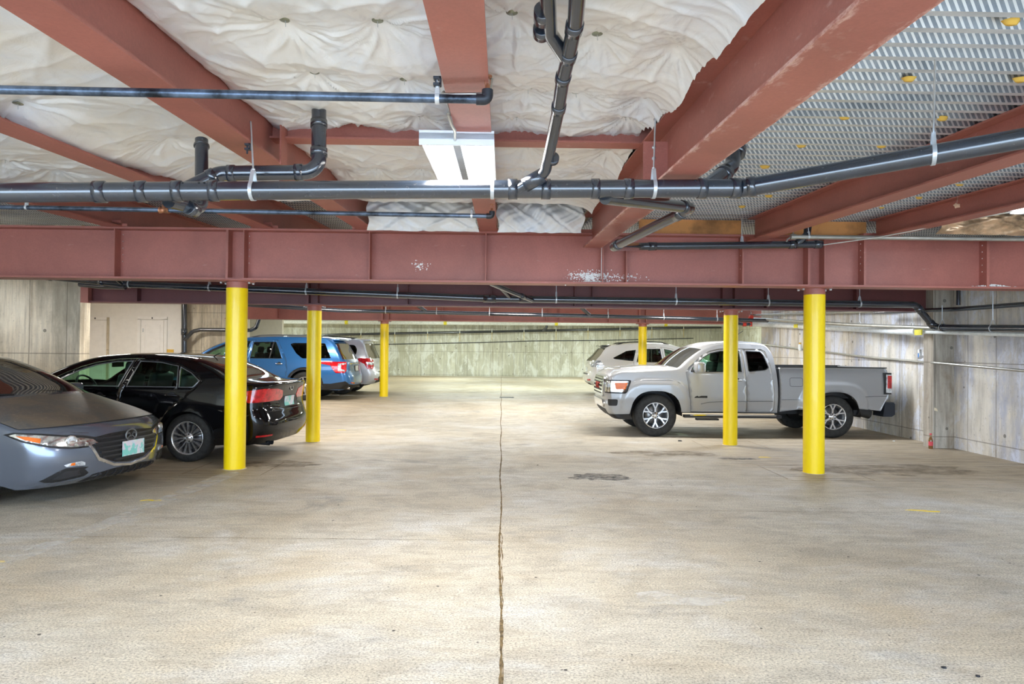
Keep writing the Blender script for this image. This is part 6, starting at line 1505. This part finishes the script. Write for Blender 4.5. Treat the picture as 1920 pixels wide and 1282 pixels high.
def silver_wagon():
    E = [(.38, .26, -.32, 0, 2.6), (.30, .45, -.3, 0, 2.6), (.28, .68, -.28, 0, 2.6), (.34, .86, -.3, .02, 2.6), (.5, .95, -.3, .05, 2.6), (.8, 1.01, -.2, .07, 2.6), (1.05, 1.05, -.15, .06, 2.6),
         (1.18, 1.09, -.16, .06, 2.4), (1.45, 1.29, -.15, .06, 2.4), (1.75, 1.47, -.13, .05, 2.4), (2.0, 1.56, -.05, .06, 2.6), (2.5, 1.60, 0, .06, 2.8), (3.1, 1.60, 0, .06, 2.8), (3.7, 1.57, 0, .06, 2.8),
         (4.06, 1.525, .12, .05, 2.8), (4.12, 1.46, .12, .02, 2.6), (4.19, 1.26, .14, .0, 2.6), (4.26, 1.04, .18, 0, 2.6), (4.28, .95, .20, 0, 2.6), (4.30, .72, .24, 0, 2.6), (4.32, .62, .30, 0, 2.6), (4.32, .42, .28, 0, 2.6), (4.24, .30, .2, 0, 2.6)]
    d1 = [(1.28, .36), (1.26, .98), (1.48, 1.20), (1.76, 1.40), (2.0, 1.49), (2.25, 1.52), (2.2, 1.0), (2.2, .36)]
    d2 = [(2.2, .36), (2.2, 1.0), (2.25, 1.52), (3.0, 1.53), (3.12, 1.3), (3.2, 1.0), (3.15, .6), (3.0, .36)]
    w1 = [(1.44, 1.05), (1.76, 1.33), (2.0, 1.43), (2.17, 1.45), (2.13, 1.05)]; w2 = [(2.26, 1.05), (2.3, 1.46), (2.94, 1.47), (3.05, 1.27), (3.1, 1.05)]
    q = rounded([(3.26, 1.45), (3.92, 1.43), (4.0, 1.30), (3.98, 1.15), (3.86, 1.08), (3.28, 1.06)], .06, 3)
    c = wagon('station_wagon', 'light silver wagon with black roof rails behind the blue vehicle', (-3.83-4.57*1.04, 20.25+.93, ground(20)), 0, 4.60, 1.80, .345, (.93, 3.57), E, [(0, 1.3), (1.15, 1.06), (4.6, 1.06)], [d1, d2], [[w1], [w2]], q, 'ltsilver',
              [gl(7, 9, 3), gl(15, 17, 4)], (4.1, 1.5), .22, dict(tail=[(1.06, 1.03), (.99, .96), (.87, .88), (.81, .74), (.64, .74), (.56, .84), (.54, 1.0), (.70, 1.05), (.96, 1.055)], tyaw=.8, tail2=[(.80, .86), (.58, .86), (.58, .94), (.84, .94)], refl=[(.50, .40), (.72, .43), (.72, .47), (.50, .45)], handles=[(2.05, .93), (3.0, .93)]), 1.05, 'darktrim', 'privacy', .22, None, .27)
    for sd in (-1, 1): c.decal('bumper_cladding', 'darktrim', [(.0, .50), (.42, .52), (.52, .42), (.5, .33), (.0, .32)], .7, True, .006, side=sd)
    c.decal('bumper_step', 'darktrim', [(-.5, .645), (.5, .645), (.46, .675), (-.46, .675)], 0, True, .01)
    pad('spoiler', (4.17, 0, 1.575), (.36, 1.25, .045), .02, 'ltsilver', c.root)
def white_suv():
    E = [(.40, .26, -.34, 0, 2.5), (.32, .45, -.32, 0, 2.5), (.32, .66, -.32, 0, 2.5), (.40, .82, -.34, .02, 2.5), (.56, .92, -.34, .05, 2.5), (.9, 1.0, -.22, .07, 2.6), (1.12, 1.04, -.16, .06, 2.6),
         (1.24, 1.08, -.18, .06, 2.4), (1.55, 1.27, -.16, .06, 2.4), (1.90, 1.45, -.14, .05, 2.4), (2.2, 1.54, -.05, .06, 2.6), (2.6, 1.575, 0, .06, 2.8), (3.2, 1.57, 0, .06, 2.8), (3.7, 1.53, 0, .06, 2.8),
         (4.0, 1.475, .12, .05, 2.8), (4.10, 1.42, .16, .02, 2.6), (4.24, 1.22, .22, .0, 2.5), (4.38, 1.04, .26, 0, 2.5), (4.42, .94, .26, 0, 2.5), (4.42, .72, .26, 0, 2.5), (4.42, .60, .33, 0, 2.5), (4.42, .42, .32, 0, 2.5), (4.32, .28, .24, 0, 2.5)]
    d1 = [(1.34, .36), (1.32, .98), (1.58, 1.18), (1.92, 1.37), (2.2, 1.46), (2.45, 1.49), (2.40, 1.0), (2.4, .36)]
    d2 = [(2.4, .36), (2.40, 1.0), (2.45, 1.49), (3.1, 1.48), (3.28, 1.3), (3.36, 1.0), (3.28, .6), (3.12, .36)]
    w1 = [(1.52, 1.03), (1.94, 1.30), (2.2, 1.39), (2.37, 1.42), (2.33, 1.03)]; w2 = [(2.47, 1.03), (2.51, 1.425), (3.04, 1.42), (3.18, 1.26), (3.24, 1.04)]
    q = rounded([(3.36, 1.05), (3.25, 1.40), (3.55, 1.36), (3.98, 1.14), (3.92, 1.11)], .02, 2)
    c = wagon('sport_utility_vehicle', 'pearl white sport utility vehicle at right, behind the pickup hood', (2.78+4.74*1.02, 20.9+.95, ground(21)), PI, 4.74, 1.84, .365, (.96, 3.68), E, [(0, 1.3), (1.2, 1.03), (4.8, 1.06)], [d1, d2], [[w1], [w2]], q, 'whitep',
              [gl(7, 9, 3), gl(15, 17, 4)], (4.05, 1.45), .23, dict(tail=[(.50, .90), (.56, .86), (.86, .87), (.97, .90), (.86, 1.06), (.55, 1.06)], tyaw=.85, refl=[(.48, .42), (.70, .44), (.70, .49), (.48, .48)], handles=[(2.25, .92), (3.15, .92)]), 1.03, 'darktrim', 'privacy', .23, None, .32)
    for o in c.root.children:
        if o.name.startswith('tail_light'): o.data.materials[0] = MT['clearlens']
    pad('spoiler', (4.12, 0, 1.51), (.34, 1.28, .05), .02, 'glosstrim', c.root)
    c.decal('license_plate', 'wrap', [(-.155, .70), (.155, .70), (.155, .84), (-.155, .84)], 0, True, .012)
    for sd in (-1, 1): c.decal('bumper_cladding', 'darktrim', [(-.2, .33), (.45, .36), (.5, .30), (-.2, .27)], .6, True, .006, side=sd)
    c.decal('bumper_step', 'darktrim', [(-.5, .625), (.5, .625), (.46, .655), (-.46, .655)], 0, True, .01)
black_sedan(); grey_hatchback(); pickup(); blue_suv(); silver_wagon(); white_suv()
